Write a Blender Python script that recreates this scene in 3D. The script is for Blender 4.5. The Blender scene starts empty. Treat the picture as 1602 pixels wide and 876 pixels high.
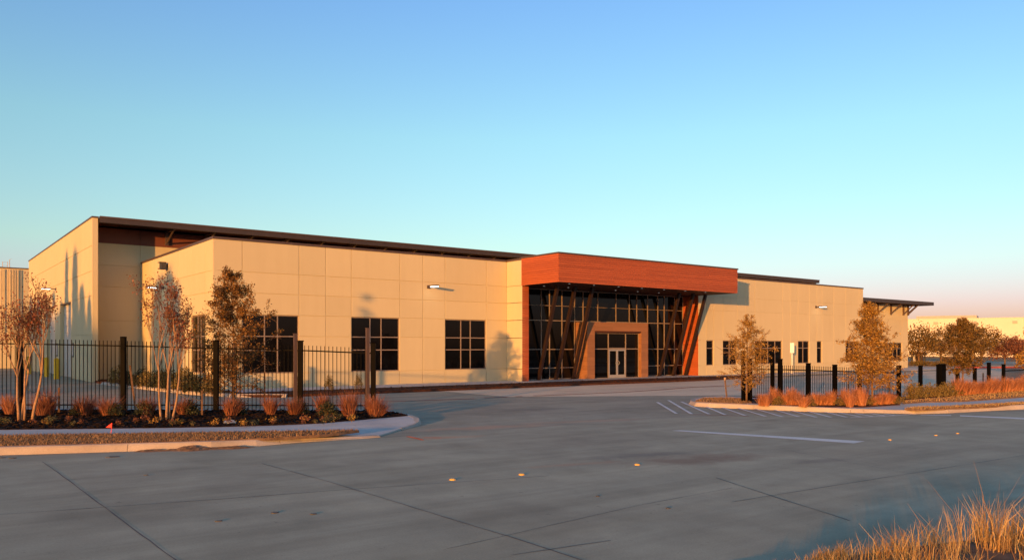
import bpy, math, random
import numpy as np
from mathutils import Vector, Matrix
from mathutils.geometry import tessellate_polygon

random.seed(7)
R = math.radians
scene = bpy.context.scene
col = scene.collection

# ------------------------------------------------------------------ camera model (photo pixels, 1602 x 876)
# world x runs along the main facade, world y goes into the building, origin = front corner of the low wing
F, CX, HZ, H = 1250.0, 801.0, 542.0, 2.25
TH = math.atan((2450 - CX) / F)
EU = (math.sin(TH), math.cos(TH)); EV = (-math.cos(TH), math.sin(TH))
_dA = F * H / 68.3
_A = ((333.5 - CX) / F * _dA, _dA)
def cam2w(X, Y):
    dx, dy = X - _A[0], Y - _A[1]
    return dx * EU[0] + dy * EU[1], dx * EV[0] + dy * EV[1]
CAM = cam2w(0, 0) + (H,)
def ray(px, py):
    d = (px - CX) / F
    return d * EU[0] + EU[1], d * EV[0] + EV[1], (HZ - py) / F
def G(px, py, z=0.0):                       # pixel -> point on the ground at height z
    r = ray(px, py); t = (z - H) / r[2]
    return CAM[0] + t * r[0], CAM[1] + t * r[1]
def GV(px, py, v):                          # pixel -> (x, z) on a wall plane y = v
    r = ray(px, py); t = (v - CAM[1]) / r[1]
    return CAM[0] + t * r[0], H + t * r[2]

cam_d = bpy.data.cameras.new('camera'); cam = bpy.data.objects.new('camera', cam_d); col.objects.link(cam)
cam.location = CAM
cam.rotation_euler = (R(90), 0, math.atan2(EV[1], EU[1]) - R(90))
cam_d.sensor_width = 36; cam_d.lens = F / 1602 * 36
cam_d.shift_y = (HZ - 438) / 1602
cam_d.clip_start = 0.1; cam_d.clip_end = 6000
scene.camera = cam

# ------------------------------------------------------------------ light: very low golden sun behind-left of the camera
SUN_AZ, SUN_EL = R(30.0), R(4.4)            # direction the light travels (in x/y), and its height
LD = Vector((math.cos(SUN_AZ) * math.cos(SUN_EL), math.sin(SUN_AZ) * math.cos(SUN_EL), -math.sin(SUN_EL)))
sun_d = bpy.data.lights.new('sun', 'SUN'); sun = bpy.data.objects.new('sun', sun_d); col.objects.link(sun)
sun_d.energy = 3.25; sun_d.angle = R(0.53); sun_d.color = (1.0, 0.405, 0.075)
sun.rotation_euler = LD.to_track_quat('-Z', 'Y').to_euler()
sun.location = (-60, -80, 40)

world = bpy.data.worlds.new('World'); scene.world = world; world.use_nodes = True
wn = world.node_tree; wn.nodes.clear()
sky = wn.nodes.new('ShaderNodeTexSky'); sky.sky_type = 'NISHITA'; sky.sun_disc = False
sky.sun_elevation = SUN_EL
_s = -LD; sky.sun_rotation = math.atan2(_s.x, _s.y)
sky.air_density = 0.9; sky.dust_density = 0.8; sky.ozone_density = 1.8
bg = wn.nodes.new('ShaderNodeBackground'); bg.inputs['Strength'].default_value = 0.138
wo = wn.nodes.new('ShaderNodeOutputWorld')
# pinkish anti-twilight arch low over the whole horizon
tc = wn.nodes.new('ShaderNodeTexCoord'); sp = wn.nodes.new('ShaderNodeSeparateXYZ'); rp = wn.nodes.new('ShaderNodeValToRGB'); mx = wn.nodes.new('ShaderNodeMix')
wn.links.new(tc.outputs['Generated'], sp.inputs[0]); wn.links.new(sp.outputs['Z'], rp.inputs['Fac'])
for i, (p_, c_) in enumerate(((0.0, (0.84, 0.56, 1.0)), (0.05, (0.92, 0.68, 1.06)), (0.12, (0.97, 0.98, 0.92)), (0.25, (0.99, 1.12, 1.02)), (0.42, (0.85, 1.03, 1.30)))):
    if i > 1: rp.color_ramp.elements.new(p_)
    rp.color_ramp.elements[i].position = p_; rp.color_ramp.elements[i].color = (*c_, 1)
mx.data_type = 'RGBA'; mx.blend_type = 'MULTIPLY'; mx.inputs[0].default_value = 1.0
wn.links.new(sky.outputs[0], mx.inputs[6]); wn.links.new(rp.outputs[0], mx.inputs[7]); wn.links.new(mx.outputs[2], bg.inputs['Color']); wn.links.new(bg.outputs[0], wo.inputs['Surface'])
scene.view_settings.view_transform = 'Standard'; scene.view_settings.look = 'None'
scene.view_settings.gamma = 1; scene.view_settings.use_curve_mapping = False
scene.view_settings.exposure = 1.3
scene.render.engine = 'CYCLES'

# ------------------------------------------------------------------ materials
M = {}
def new_mat(name):
    m = bpy.data.materials.new(name); m.use_nodes = True; m.node_tree.nodes.clear(); M[name] = m
    return m, m.node_tree
def N(t, kind, **kw):
    n = t.nodes.new(kind)
    for k, v in kw.items():
        if k in n.inputs: n.inputs[k].default_value = v
        else: setattr(n, k, v)
    return n
def rgba(c): return (c[0], c[1], c[2], 1)
def ramp(t, fac, stops):
    r = t.nodes.new('ShaderNodeValToRGB')
    e = r.color_ramp.elements
    while len(e) < len(stops): e.new(0.5)
    for i, (p, c) in enumerate(stops): e[i].position = p; e[i].color = rgba(c)
    t.links.new(fac, r.inputs['Fac']); return r.outputs['Color']
def mixc(t, a, b, fac, mode='MIX'):
    m = t.nodes.new('ShaderNodeMix'); m.data_type = 'RGBA'; m.blend_type = mode
    for v, i in ((a, 6), (b, 7)):
        if isinstance(v, (tuple, list)): m.inputs[i].default_value = rgba(v)
        else: t.links.new(v, m.inputs[i])
    if isinstance(fac, (int, float)): m.inputs[0].default_value = fac
    else: t.links.new(fac, m.inputs[0])
    return m.outputs[2]
def noise(t, scale, detail=4, rough=0.55, vec=None, dist=0.0):
    n = N(t, 'ShaderNodeTexNoise'); n.inputs['Scale'].default_value = scale
    n.inputs['Detail'].default_value = detail; n.inputs['Roughness'].default_value = rough
    n.inputs['Distortion'].default_value = dist
    if vec is not None: t.links.new(vec, n.inputs['Vector'])
    return n.outputs['Fac']
def pos(t, scale=None, rotz=0):
    g = N(t, 'ShaderNodeNewGeometry')
    if scale is None and not rotz: return g.outputs['Position']
    mp = N(t, 'ShaderNodeMapping'); mp.inputs['Scale'].default_value = scale or (1, 1, 1)
    mp.inputs['Rotation'].default_value = (0, 0, rotz)
    t.links.new(g.outputs['Position'], mp.inputs['Vector']); return mp.outputs[0]
def finish(t, color, rough=0.8, spec=0.3, metal=0.0, bump=None, bstr=0.2, bdist=0.01, emit=None):
    p = N(t, 'ShaderNodeBsdfPrincipled')
    if isinstance(color, (tuple, list)): p.inputs['Base Color'].default_value = rgba(color)
    else: t.links.new(color, p.inputs['Base Color'])
    p.inputs['Roughness'].default_value = rough; p.inputs['Specular IOR Level'].default_value = spec
    p.inputs['Metallic'].default_value = metal
    if emit: p.inputs['Emission Color'].default_value = rgba(emit[0]); p.inputs['Emission Strength'].default_value = emit[1]
    if bump is not None:
        b = N(t, 'ShaderNodeBump'); b.inputs['Strength'].default_value = bstr; b.inputs['Distance'].default_value = bdist
        t.links.new(bump, b.inputs['Height']); t.links.new(b.outputs[0], p.inputs['Normal'])
    o = N(t, 'ShaderNodeOutputMaterial'); t.links.new(p.outputs[0], o.inputs['Surface'])
def simple(name, c, rough=0.7, spec=0.3, var=0.12, scale=3.0, metal=0.0, bstr=0.15, emit=None):
    m, t = new_mat(name); p = pos(t)
    n1 = noise(t, scale, 5, 0.6, p); n2 = noise(t, scale * 14, 3, 0.6, p)
    lo = tuple(x * (1 - var) for x in c); hi = tuple(min(1, x * (1 + var)) for x in c)
    cc = ramp(t, n1, [(0.3, lo), (0.7, hi)])
    finish(t, cc, rough, spec, metal, n2, bstr, 0.004, emit); return m

def mat_cream():
    m, t = new_mat('cream'); p = pos(t)
    big = noise(t, 0.35, 4, 0.6, p); st = noise(t, 1.0, 5, 0.7, pos(t, (2.2, 2.2, 0.18)))
    fine = noise(t, 55, 3, 0.6, p)
    oi = N(t, 'ShaderNodeObjectInfo')
    c = ramp(t, big, [(0.3, (0.515, 0.450, 0.285)), (0.7, (0.540, 0.475, 0.305))])
    c = mixc(t, c, ramp(t, oi.outputs['Random'], [(0, (0.945, 0.945, 0.945)), (1, (1.0, 0.995, 0.99))]), 1.0, 'MULTIPLY')
    c = mixc(t, c, ramp(t, st, [(0.35, (0.975, 0.97, 0.965)), (0.6, (1, 1, 1))]), 1.0, 'MULTIPLY')
    c = mixc(t, c, ramp(t, fine, [(0.3, (0.95, 0.95, 0.95)), (0.7, (1, 1, 1))]), 1.0, 'MULTIPLY')
    finish(t, c, 0.9, 0.15, 0, fine, 0.25, 0.004)
mat_cream()
def mat_concrete(name, lo, hi, stain, stretch=None, rotz=0, crackle=True, stain_amt=0.6, spots_at=()):
    m, t = new_mat(name); p = pos(t)
    big = noise(t, 0.12, 5, 0.6, p, 0.4); mid = noise(t, 0.9, 6, 0.65, p); fine = noise(t, 38, 4, 0.7, p)
    stv = pos(t, stretch or (1, 1, 1), rotz); streak = noise(t, 0.55, 5, 0.65, stv, 0.3)
    c = ramp(t, mid, [(0.25, lo), (0.75, hi)])
    sf = ramp(t, big, [(0.52, (0, 0, 0)), (0.72, (1, 1, 1))])
    c = mixc(t, c, mixc(t, c, stain, 0.75), mixc(t, (0, 0, 0), sf, stain_amt))
    c = mixc(t, c, ramp(t, streak, [(0.3, (0.84, 0.83, 0.82)), (0.5, (1, 1, 1)), (0.72, (1.09, 1.08, 1.06))]), 1.0, 'MULTIPLY')
    if stretch:
        tv = pos(t, (0.035, 1.0, 1), rotz); tr = noise(t, 1.4, 3, 0.6, tv, 0.1)
        c = mixc(t, c, ramp(t, tr, [(0.38, (0.90, 0.895, 0.89)), (0.54, (1, 1, 1))]), 1.0, 'MULTIPLY')
    c = mixc(t, c, ramp(t, fine, [(0.3, (0.86, 0.86, 0.86)), (0.7, (1.08, 1.08, 1.08))]), 1.0, 'MULTIPLY')
    spots = noise(t, 4.5, 3, 0.7, p); c = mixc(t, c, ramp(t, spots, [(0.66, (1, 1, 1)), (0.74, (0.72, 0.71, 0.70))]), 1.0, 'MULTIPLY')
    bl = noise(t, 0.33, 3, 0.5, p, 0.8); c = mixc(t, c, ramp(t, bl, [(0.36, (0.82, 0.80, 0.77)), (0.5, (1, 1, 1)), (0.66, (1.07, 1.05, 1.02))]), stain_amt, 'MULTIPLY')
    sp2 = noise(t, 14, 2, 0.5, p); c = mixc(t, c, ramp(t, sp2, [(0.68, (1, 1, 1)), (0.76, (0.66, 0.65, 0.63))]), stain_amt, 'MULTIPLY')
    for (sx_, sy_, rx, ry, sc, amt) in spots_at:             # single dark stains and warm tan patches of their own shape
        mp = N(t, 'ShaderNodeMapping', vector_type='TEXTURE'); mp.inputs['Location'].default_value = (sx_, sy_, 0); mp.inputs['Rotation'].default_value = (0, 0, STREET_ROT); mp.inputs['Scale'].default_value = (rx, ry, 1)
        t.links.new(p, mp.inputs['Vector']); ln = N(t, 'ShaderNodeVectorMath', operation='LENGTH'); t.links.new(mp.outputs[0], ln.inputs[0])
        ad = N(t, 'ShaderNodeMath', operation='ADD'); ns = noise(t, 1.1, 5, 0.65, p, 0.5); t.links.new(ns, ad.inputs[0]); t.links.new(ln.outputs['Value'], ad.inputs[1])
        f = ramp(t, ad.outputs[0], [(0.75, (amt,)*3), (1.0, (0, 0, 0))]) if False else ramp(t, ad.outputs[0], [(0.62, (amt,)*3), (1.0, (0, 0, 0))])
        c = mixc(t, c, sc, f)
    hb = N(t, 'ShaderNodeMath', operation='ADD'); t.links.new(mid, hb.inputs[0]); t.links.new(fine, hb.inputs[1])
    finish(t, c, 0.85, 0.2, 0, hb.outputs[0], 0.3, 0.004)
STREET_ROT = R(-14.3)
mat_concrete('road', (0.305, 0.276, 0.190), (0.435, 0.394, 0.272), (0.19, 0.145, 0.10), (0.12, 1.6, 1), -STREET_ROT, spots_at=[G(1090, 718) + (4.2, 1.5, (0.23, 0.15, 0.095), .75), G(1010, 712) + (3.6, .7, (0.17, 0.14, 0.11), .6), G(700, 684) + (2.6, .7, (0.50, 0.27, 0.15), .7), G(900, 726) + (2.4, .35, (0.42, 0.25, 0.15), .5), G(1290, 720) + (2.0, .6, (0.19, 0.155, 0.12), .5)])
mat_concrete('lot', (0.66, 0.51, 0.34), (0.73, 0.57, 0.38), (0.54, 0.41, 0.27), (0.25, 1.1, 1), 0, stain_amt=0.4)  # grazing sunlight on the lot is put into this paler, warmer colour
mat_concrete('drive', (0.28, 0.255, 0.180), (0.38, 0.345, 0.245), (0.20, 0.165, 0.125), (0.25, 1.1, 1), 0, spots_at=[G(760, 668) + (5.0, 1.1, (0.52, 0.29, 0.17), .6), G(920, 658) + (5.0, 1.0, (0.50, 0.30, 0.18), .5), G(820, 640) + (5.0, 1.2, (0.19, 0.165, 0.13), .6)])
mat_concrete('walk', (0.45, 0.44, 0.41), (0.53, 0.52, 0.485), (0.30, 0.28, 0.25), None, 0, stain_amt=0.3)
mat_concrete('kerb', (0.36, 0.31, 0.25), (0.46, 0.40, 0.33), (0.26, 0.20, 0.14), None, 0)
simple('mulch', (0.022, 0.013, 0.009), 0.95, 0.1, 0.5, 9, bstr=1.0)
simple('mulch_red', (0.060, 0.026, 0.016), 0.95, 0.1, 0.45, 7, bstr=1.0)
simple('soil', (0.15, 0.095, 0.058), 0.95, 0.1, 0.4, 5, bstr=0.8)
simple('field', (0.22, 0.16, 0.085), 0.95, 0.1, 0.35, 0.4, bstr=0.6)
simple('tar', (0.075, 0.068, 0.06), 0.6, 0.3, 0.3, 6)
def mat_paint(name, c, under):
    m, t = new_mat(name); p = pos(t); n = noise(t, 7, 6, 0.75, p); n2 = noise(t, 1.1, 4, 0.6, p)
    k = N(t, 'ShaderNodeMath', operation='ADD'); t.links.new(n, k.inputs[0]); t.links.new(n2, k.inputs[1])
    f = ramp(t, k.outputs[0], [(0.40, (1, 1, 1)), (0.62, (0, 0, 0))]) if False else ramp(t, n, [(0.57, (0, 0, 0)), (0.72, (1, 1, 1))])
    c2 = mixc(t, ramp(t, n2, [(0.3, tuple(x * .78 for x in c)), (0.7, c)]), under, f)
    finish(t, c2, 0.75, 0.2, 0, n, 0.15, 0.002)
mat_paint('paint_white', (0.70, 0.69, 0.64), (0.36, 0.33, 0.26))
mat_paint('paint_red', (0.30, 0.055, 0.045), (0.34, 0.24, 0.18))
simple('paint_orange', (0.75, 0.16, 0.05), 0.75, 0.2, 0.3, 3)
simple('button_yellow', (0.75, 0.42, 0.06), 0.5, 0.4, 0.1, 6)
simple('bronze', (0.085, 0.055, 0.045), 0.45, 0.4, 0.1, 4, metal=0.2)
simple('roof_edge', (0.045, 0.033, 0.030), 0.5, 0.4, 0.1, 1.5, metal=0.1)
simple('brown_band', (0.13, 0.043, 0.026), 0.6, 0.3, 0.12, 1.0)
simple('soffit', (0.055, 0.020, 0.013), 0.7, 0.2, 0.12, 1.0)
simple('frame', (0.26, 0.20, 0.16), 0.45, 0.4, 0.08, 3, metal=0.2)
simple('aluminium', (0.42, 0.39, 0.36), 0.4, 0.5, 0.06, 3, metal=0.5)
simple('column_steel', (0.020, 0.010, 0.008), 0.5, 0.4, 0.15, 4)
simple('fence_black', (0.003, 0.0027, 0.0027), 0.5, 0.02, 0.25, 5)
simple('steel_grey', (0.32, 0.32, 0.32), 0.45, 0.5, 0.1, 4, metal=0.4)
simple('lamp_body', (0.07, 0.05, 0.045), 0.5, 0.4, 0.1, 5)
simple('lamp_lens', (0.9, 0.9, 0.85), 0.4, 0.3, 0.02, 5, emit=((1.0, 0.93, 0.80), 2.2))
simple('downlight', (0.8, 0.8, 0.8), 0.4, 0.3, 0.02, 5, emit=((1.0, 0.95, 0.88), 0.10))
simple('yellow_paint', (0.70, 0.42, 0.02), 0.5, 0.4, 0.08, 5)
simple('dock_door', (0.44, 0.42, 0.38), 0.6, 0.3, 0.06, 3)
simple('sign_white', (0.75, 0.75, 0.73), 0.5, 0.3, 0.05, 5)
simple('sign_dark', (0.05, 0.05, 0.05), 0.5, 0.3, 0.05, 5)
simple('bark_pale', (0.29, 0.18, 0.105), 0.85, 0.15, 0.25, 12, bstr=0.5)
simple('bark', (0.15, 0.09, 0.052), 0.9, 0.1, 0.35, 9, bstr=0.8)
simple('stake_wood', (0.42, 0.28, 0.16), 0.85, 0.1, 0.2, 8)
simple('flag_red', (0.80, 0.05, 0.04), 0.6, 0.2, 0.05, 8)
simple('strap', (0.42, 0.33, 0.2), 0.8, 0.1, 0.1, 8)
simple('rock', (0.42, 0.40, 0.37), 0.9, 0.1, 0.2, 10, bstr=0.6)
simple('far_wall', (0.60, 0.56, 0.45), 0.9, 0.1, 0.03, 0.3)
simple('tan', (0.50, 0.41, 0.27), 0.85, 0.1, 0.05, 1)
simple('vent', (0.40, 0.36, 0.30), 0.8, 0.1, 0.05, 1)

def mat_wood(name, A_, B_, C_):
    m, t = new_mat(name)
    oi = N(t, 'ShaderNodeObjectInfo')
    add = N(t, 'ShaderNodeVectorMath', operation='ADD'); cmb = N(t, 'ShaderNodeCombineXYZ')
    mul = N(t, 'ShaderNodeMath', operation='MULTIPLY'); mul.inputs[1].default_value = 37.0
    t.links.new(oi.outputs['Random'], mul.inputs[0]); t.links.new(mul.outputs[0], cmb.inputs[2]); t.links.new(mul.outputs[0], cmb.inputs[0])
    t.links.new(pos(t, (0.7, 0.7, 22)), add.inputs[0]); t.links.new(cmb.outputs[0], add.inputs[1])
    g = noise(t, 1.3, 6, 0.65, add.outputs[0], 0.6)
    c = ramp(t, g, [(0.2, A_), (0.5, B_), (0.8, C_)])
    c = mixc(t, c, ramp(t, oi.outputs['Random'], [(0, (0.84, 0.82, 0.80)), (1, (1.06, 1.04, 1.0))]), 1.0, 'MULTIPLY')
    finish(t, c, 0.55, 0.3, 0, g, 0.25, 0.003)
mat_wood('wood', (0.235, 0.054, 0.018), (0.335, 0.082, 0.028), (0.41, 0.114, 0.040))
mat_wood('wood_brown', (0.195, 0.092, 0.046), (0.245, 0.120, 0.062), (0.295, 0.152, 0.082))
def mat_glass():
    m, t = new_mat('glass')
    finish(t, (0.003, 0.0032, 0.004), 0.03, 0.22, 0, noise(t, 0.5, 2, 0.5, pos(t)), 0.02, 0.01)
mat_glass()
def mat_leaf(name, stops, trans=0.35, rough=0.6):
    m, t = new_mat(name)
    g = N(t, 'ShaderNodeNewGeometry')
    c = ramp(t, g.outputs['Random Per Island'], stops)
    d = N(t, 'ShaderNodeBsdfDiffuse'); tr = N(t, 'ShaderNodeBsdfTranslucent'); gl = N(t, 'ShaderNodeBsdfGlossy'); gl.inputs['Roughness'].default_value = rough
    for s in (d, tr): t.links.new(c, s.inputs['Color'])
    a = N(t, 'ShaderNodeMixShader'); a.inputs[0].default_value = trans
    t.links.new(d.outputs[0], a.inputs[1]); t.links.new(tr.outputs[0], a.inputs[2])
    b = N(t, 'ShaderNodeMixShader'); b.inputs[0].default_value = 0.03
    t.links.new(a.outputs[0], b.inputs[1]); t.links.new(gl.outputs[0], b.inputs[2])
    o = N(t, 'ShaderNodeOutputMaterial'); t.links.new(b.outputs[0], o.inputs['Surface'])
mat_leaf('leaf_myrtle', [(0, (0.13, 0.03, 0.018)), (0.5, (0.22, 0.065, 0.03)), (1, (0.33, 0.12, 0.05))])
mat_leaf('leaf_oak', [(0, (0.05, 0.024, 0.005)), (0.5, (0.19, 0.088, 0.016)), (1, (0.40, 0.20, 0.036))])
mat_leaf('leaf_gold', [(0, (0.11, 0.055, 0.008)), (0.5, (0.33, 0.175, 0.028)), (1, (0.55, 0.33, 0.06))])
mat_leaf('leaf_green', [(0, (0.035, 0.04, 0.013)), (0.6, (0.085, 0.08, 0.025)), (1, (0.17, 0.13, 0.045))])
mat_leaf('leaf_bg', [(0, (0.045, 0.032, 0.007)), (0.5, (0.15, 0.090, 0.018)), (1, (0.30, 0.18, 0.036))])
mat_leaf('leaf_rust', [(0, (0.10, 0.035, 0.02)), (0.6, (0.20, 0.075, 0.035)), (1, (0.30, 0.13, 0.06))])
mat_leaf('leaf_olive', [(0, (0.07, 0.055, 0.014)), (0.5, (0.18, 0.13, 0.032)), (1, (0.34, 0.24, 0.07))])
mat_leaf('leaf_dark', [(0, (0.018, 0.024, 0.010)), (1, (0.05, 0.055, 0.02))], 0.2)
mat_leaf('grass_red', [(0, (0.13, 0.045, 0.028)), (0.5, (0.27, 0.095, 0.05)), (1, (0.42, 0.19, 0.09))], 0.3)
mat_leaf('grass_orange', [(0, (0.25, 0.10, 0.05)), (0.5, (0.42, 0.17, 0.08)), (1, (0.55, 0.27, 0.13))], 0.3)
mat_leaf('grass_dry', [(0, (0.22, 0.11, 0.03)), (0.5, (0.48, 0.29, 0.09)), (1, (0.64, 0.45, 0.18))], 0.3)
mat_leaf('grass_verge', [(0, (0.12, 0.065, 0.03)), (0.5, (0.26, 0.15, 0.07)), (1, (0.40, 0.26, 0.13))], 0.2)

# ------------------------------------------------------------------ mesh helpers
class MB:
    def __init__(s): s.v = []; s.f = []
    def box(s, x0, x1, y0, y1, z0, z1):
        b = len(s.v)
        s.v += [(x0, y0, z0), (x1, y0, z0), (x1, y1, z0), (x0, y1, z0), (x0, y0, z1), (x1, y0, z1), (x1, y1, z1), (x0, y1, z1)]
        s.f += [(b, b+3, b+2, b+1), (b+4, b+5, b+6, b+7), (b, b+1, b+5, b+4), (b+1, b+2, b+6, b+5), (b+2, b+3, b+7, b+6), (b+3, b, b+4, b+7)]
        return s
    def hexa(s, P8):
        b = len(s.v); s.v += [tuple(p) for p in P8]
        s.f += [(b, b+3, b+2, b+1), (b+4, b+5, b+6, b+7), (b, b+1, b+5, b+4), (b+1, b+2, b+6, b+5), (b+2, b+3, b+7, b+6), (b+3, b, b+4, b+7)]
        return s
    def bar(s, a, b_, w, h=None, up=(0, 0, 1)):          # rectangular bar between two points
        h = h or w; a = Vector(a); b_ = Vector(b_); d = (b_ - a).normalized(); up = Vector(up)
        if abs(d.dot(up)) > 0.98: up = Vector((1, 0, 0))
        x = d.cross(up).normalized() * (w / 2); y = x.cross(d).normalized() * (h / 2)
        return s.hexa([a-x-y, a+x-y, a+x+y, a-x+y, b_-x-y, b_+x-y, b_+x+y, b_-x+y])
    def tube(s, pts, rad, n=6, cap=True):
        pts = [Vector(p) for p in pts]; b = len(s.v); up = Vector((0.13, 0.31, 1))
        for i, p in enumerate(pts):
            d = (pts[min(i+1, len(pts)-1)] - pts[max(i-1, 0)]).normalized()
            x = d.cross(up if abs(d.dot(up.normalized())) < 0.97 else Vector((1, 0, 0))).normalized(); y = d.cross(x)
            for k in range(n):
                a = 2 * math.pi * k / n
                s.v.append(tuple(p + (x * math.cos(a) + y * math.sin(a)) * rad[i]))
        for i in range(len(pts) - 1):
            for k in range(n):
                k2 = (k + 1) % n
                s.f.append((b + i*n + k, b + i*n + k2, b + (i+1)*n + k2, b + (i+1)*n + k))
        if cap:
            s.f.append(tuple(b + k for k in range(n))[::-1]); s.f.append(tuple(b + (len(pts)-1)*n + k for k in range(n)))
        return s
    def poly(s, pts, z=None, down=None):                  # flat or sloped polygon, optional skirt down to z=down
        P3 = [Vector((p[0], p[1], p[2] if len(p) > 2 else z)) for p in pts]
        area = sum(P3[i].x * P3[(i+1) % len(P3)].y - P3[(i+1) % len(P3)].x * P3[i].y for i in range(len(P3)))
        if area < 0: P3 = P3[::-1]
        b = len(s.v); s.v += [tuple(p) for p in P3]
        for t in tessellate_polygon([[Vector((p.x, p.y, 0)) for p in P3]]):
            a_, b2, c2 = (P3[i] for i in t)
            s.f.append(tuple(b + i for i in (t if (b2-a_).cross(c2-a_).z > 0 else t[::-1])))
        if down is not None:
            n = len(P3); b2 = len(s.v); s.v += [(p.x, p.y, down) for p in P3]
            for i in range(n):
                j = (i + 1) % n; s.f.append((b + i, b2 + i, b2 + j, b + j))
        return s
    def build(s, name, mat, parent=None, smooth=False, kind=None):
        me = bpy.data.meshes.new(name)
        o = (0, 0, 0)
        if parent is not None: o = wloc(parent)
        me.from_pydata([(x - o[0], y - o[1], z - o[2]) for x, y, z in s.v], [], s.f)
        if smooth: me.polygons.foreach_set('use_smooth', [True] * len(me.polygons))
        me.materials.append(M[mat]); me.update()
        ob = bpy.data.objects.new(name, me); col.objects.link(ob)
        if parent is not None: ob.parent = parent
        if kind: ob['kind'] = kind
        return ob
def wloc(o):
    x = Vector((0, 0, 0))
    while o is not None: x = x + o.location; o = o.parent
    return x
def thing(name, label, cat, loc, group=None):
    o = bpy.data.objects.new(name, None); col.objects.link(o); o.location = loc; o.empty_display_size = 0.2
    o['label'] = label; o['category'] = cat
    if group: o['group'] = group
    return o
def tag(o, label, cat, group=None):
    o['label'] = label; o['category'] = cat
    if group: o['group'] = group
    return o
def copy_tree(o, parent=None):
    c = o.copy(); col.objects.link(c); c.parent = parent
    for ch in list(o.children): copy_tree(ch, c)
    return c
def inst(name, me, loc, parent, rotz=0.0, scale=(1, 1, 1)):          # shared-mesh part
    ob = bpy.data.objects.new(name, me); col.objects.link(ob); ob.parent = parent
    o = wloc(parent); ob.location = (loc[0]-o[0], loc[1]-o[1], loc[2]-o[2]); ob.rotation_euler = (0, 0, rotz); ob.scale = scale
    return ob
def mesh_of(mb, name, mat, smooth=False):
    me = bpy.data.meshes.new(name); me.from_pydata(mb.v, [], mb.f); me.materials.append(M[mat])
    if smooth: me.polygons.foreach_set('use_smooth', [True] * len(me.polygons))
    return me

class Plane:                                              # a wall plane: origin, direction along, outward normal
    def __init__(s, o, d, n): s.o = o; s.d = d; s.n = n
    def p(s, a, z, n): return (s.o[0] + s.d[0]*a + s.n[0]*n, s.o[1] + s.d[1]*a + s.n[1]*n, z)
    def box(s, mb, a0, a1, z0, z1, n0, n1):
        q = [s.p(a0, z0, n0), s.p(a1, z0, n0), s.p(a1, z0, n1), s.p(a0, z0, n1), s.p(a0, z1, n0), s.p(a1, z1, n0), s.p(a1, z1, n1), s.p(a0, z1, n1)]
        cr = s.d[0]*s.n[1] - s.d[1]*s.n[0]
        if cr < 0: q = [q[0], q[3], q[2], q[1], q[4], q[7], q[6], q[5]]
        mb.hexa(q); return mb

def panel_wall(parent, name, pl, us, zs, openings, mat='cream', gap=0.032, depth=0.03, thick=0.26):
    core = MB()
    def is_open(ca, cz): return any(o[0]-0.01 < ca < o[1]+0.01 and o[2]-0.01 < cz < o[3]+0.01 for o in openings)
    cells = []
    for i in range(len(us)-1):
        for k in range(len(zs)-1):
            if not is_open((us[i]+us[i+1])/2, (zs[k]+zs[k+1])/2): cells.append((us[i], us[i+1], zs[k], zs[k+1]))
    for c in cells: pl.box(core, c[0], c[1], c[2], c[3], -thick, -depth)
    w = core.build(name, mat, parent)
    g = gap / 2
    for c in cells:
        a0 = c[0] + (0 if c[0] == us[0] else g); a1 = c[1] - (0 if c[1] == us[-1] else g)
        z0 = c[2] + (0 if c[2] == zs[0] else g); z1 = c[3] - (0 if c[3] == zs[-1] else g)
        pl.box(MB(), a0, a1, z0, z1, -depth, 0).build('wall_panel', mat, w) if False else None
        mb = MB(); e = 0.006                              # chamfered slab
        f = [pl.p(a0+e, z0+e, 0), pl.p(a1-e, z0+e, 0), pl.p(a1-e, z1-e, 0), pl.p(a0+e, z1-e, 0)]
        m_ = [pl.p(a0, z0, -e), pl.p(a1, z0, -e), pl.p(a1, z1, -e), pl.p(a0, z1, -e)]
        b_ = [pl.p(a0, z0, -depth-0.004), pl.p(a1, z0, -depth-0.004), pl.p(a1, z1, -depth-0.004), pl.p(a0, z1, -depth-0.004)]
        mb.v = f + m_ + b_
        mb.f = [(0, 1, 2, 3)] + [(4+i, 4+(i+1) % 4, (i+1) % 4, i) for i in range(4)] + [(8+i, 8+(i+1) % 4, 4+(i+1) % 4, 4+i) for i in range(4)]
        cr = pl.d[0]*pl.n[1] - pl.d[1]*pl.n[0]
        if cr > 0: mb.f = [q[::-1] for q in mb.f]
        mb.build('wall_panel', mat, w)
    return w

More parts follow.
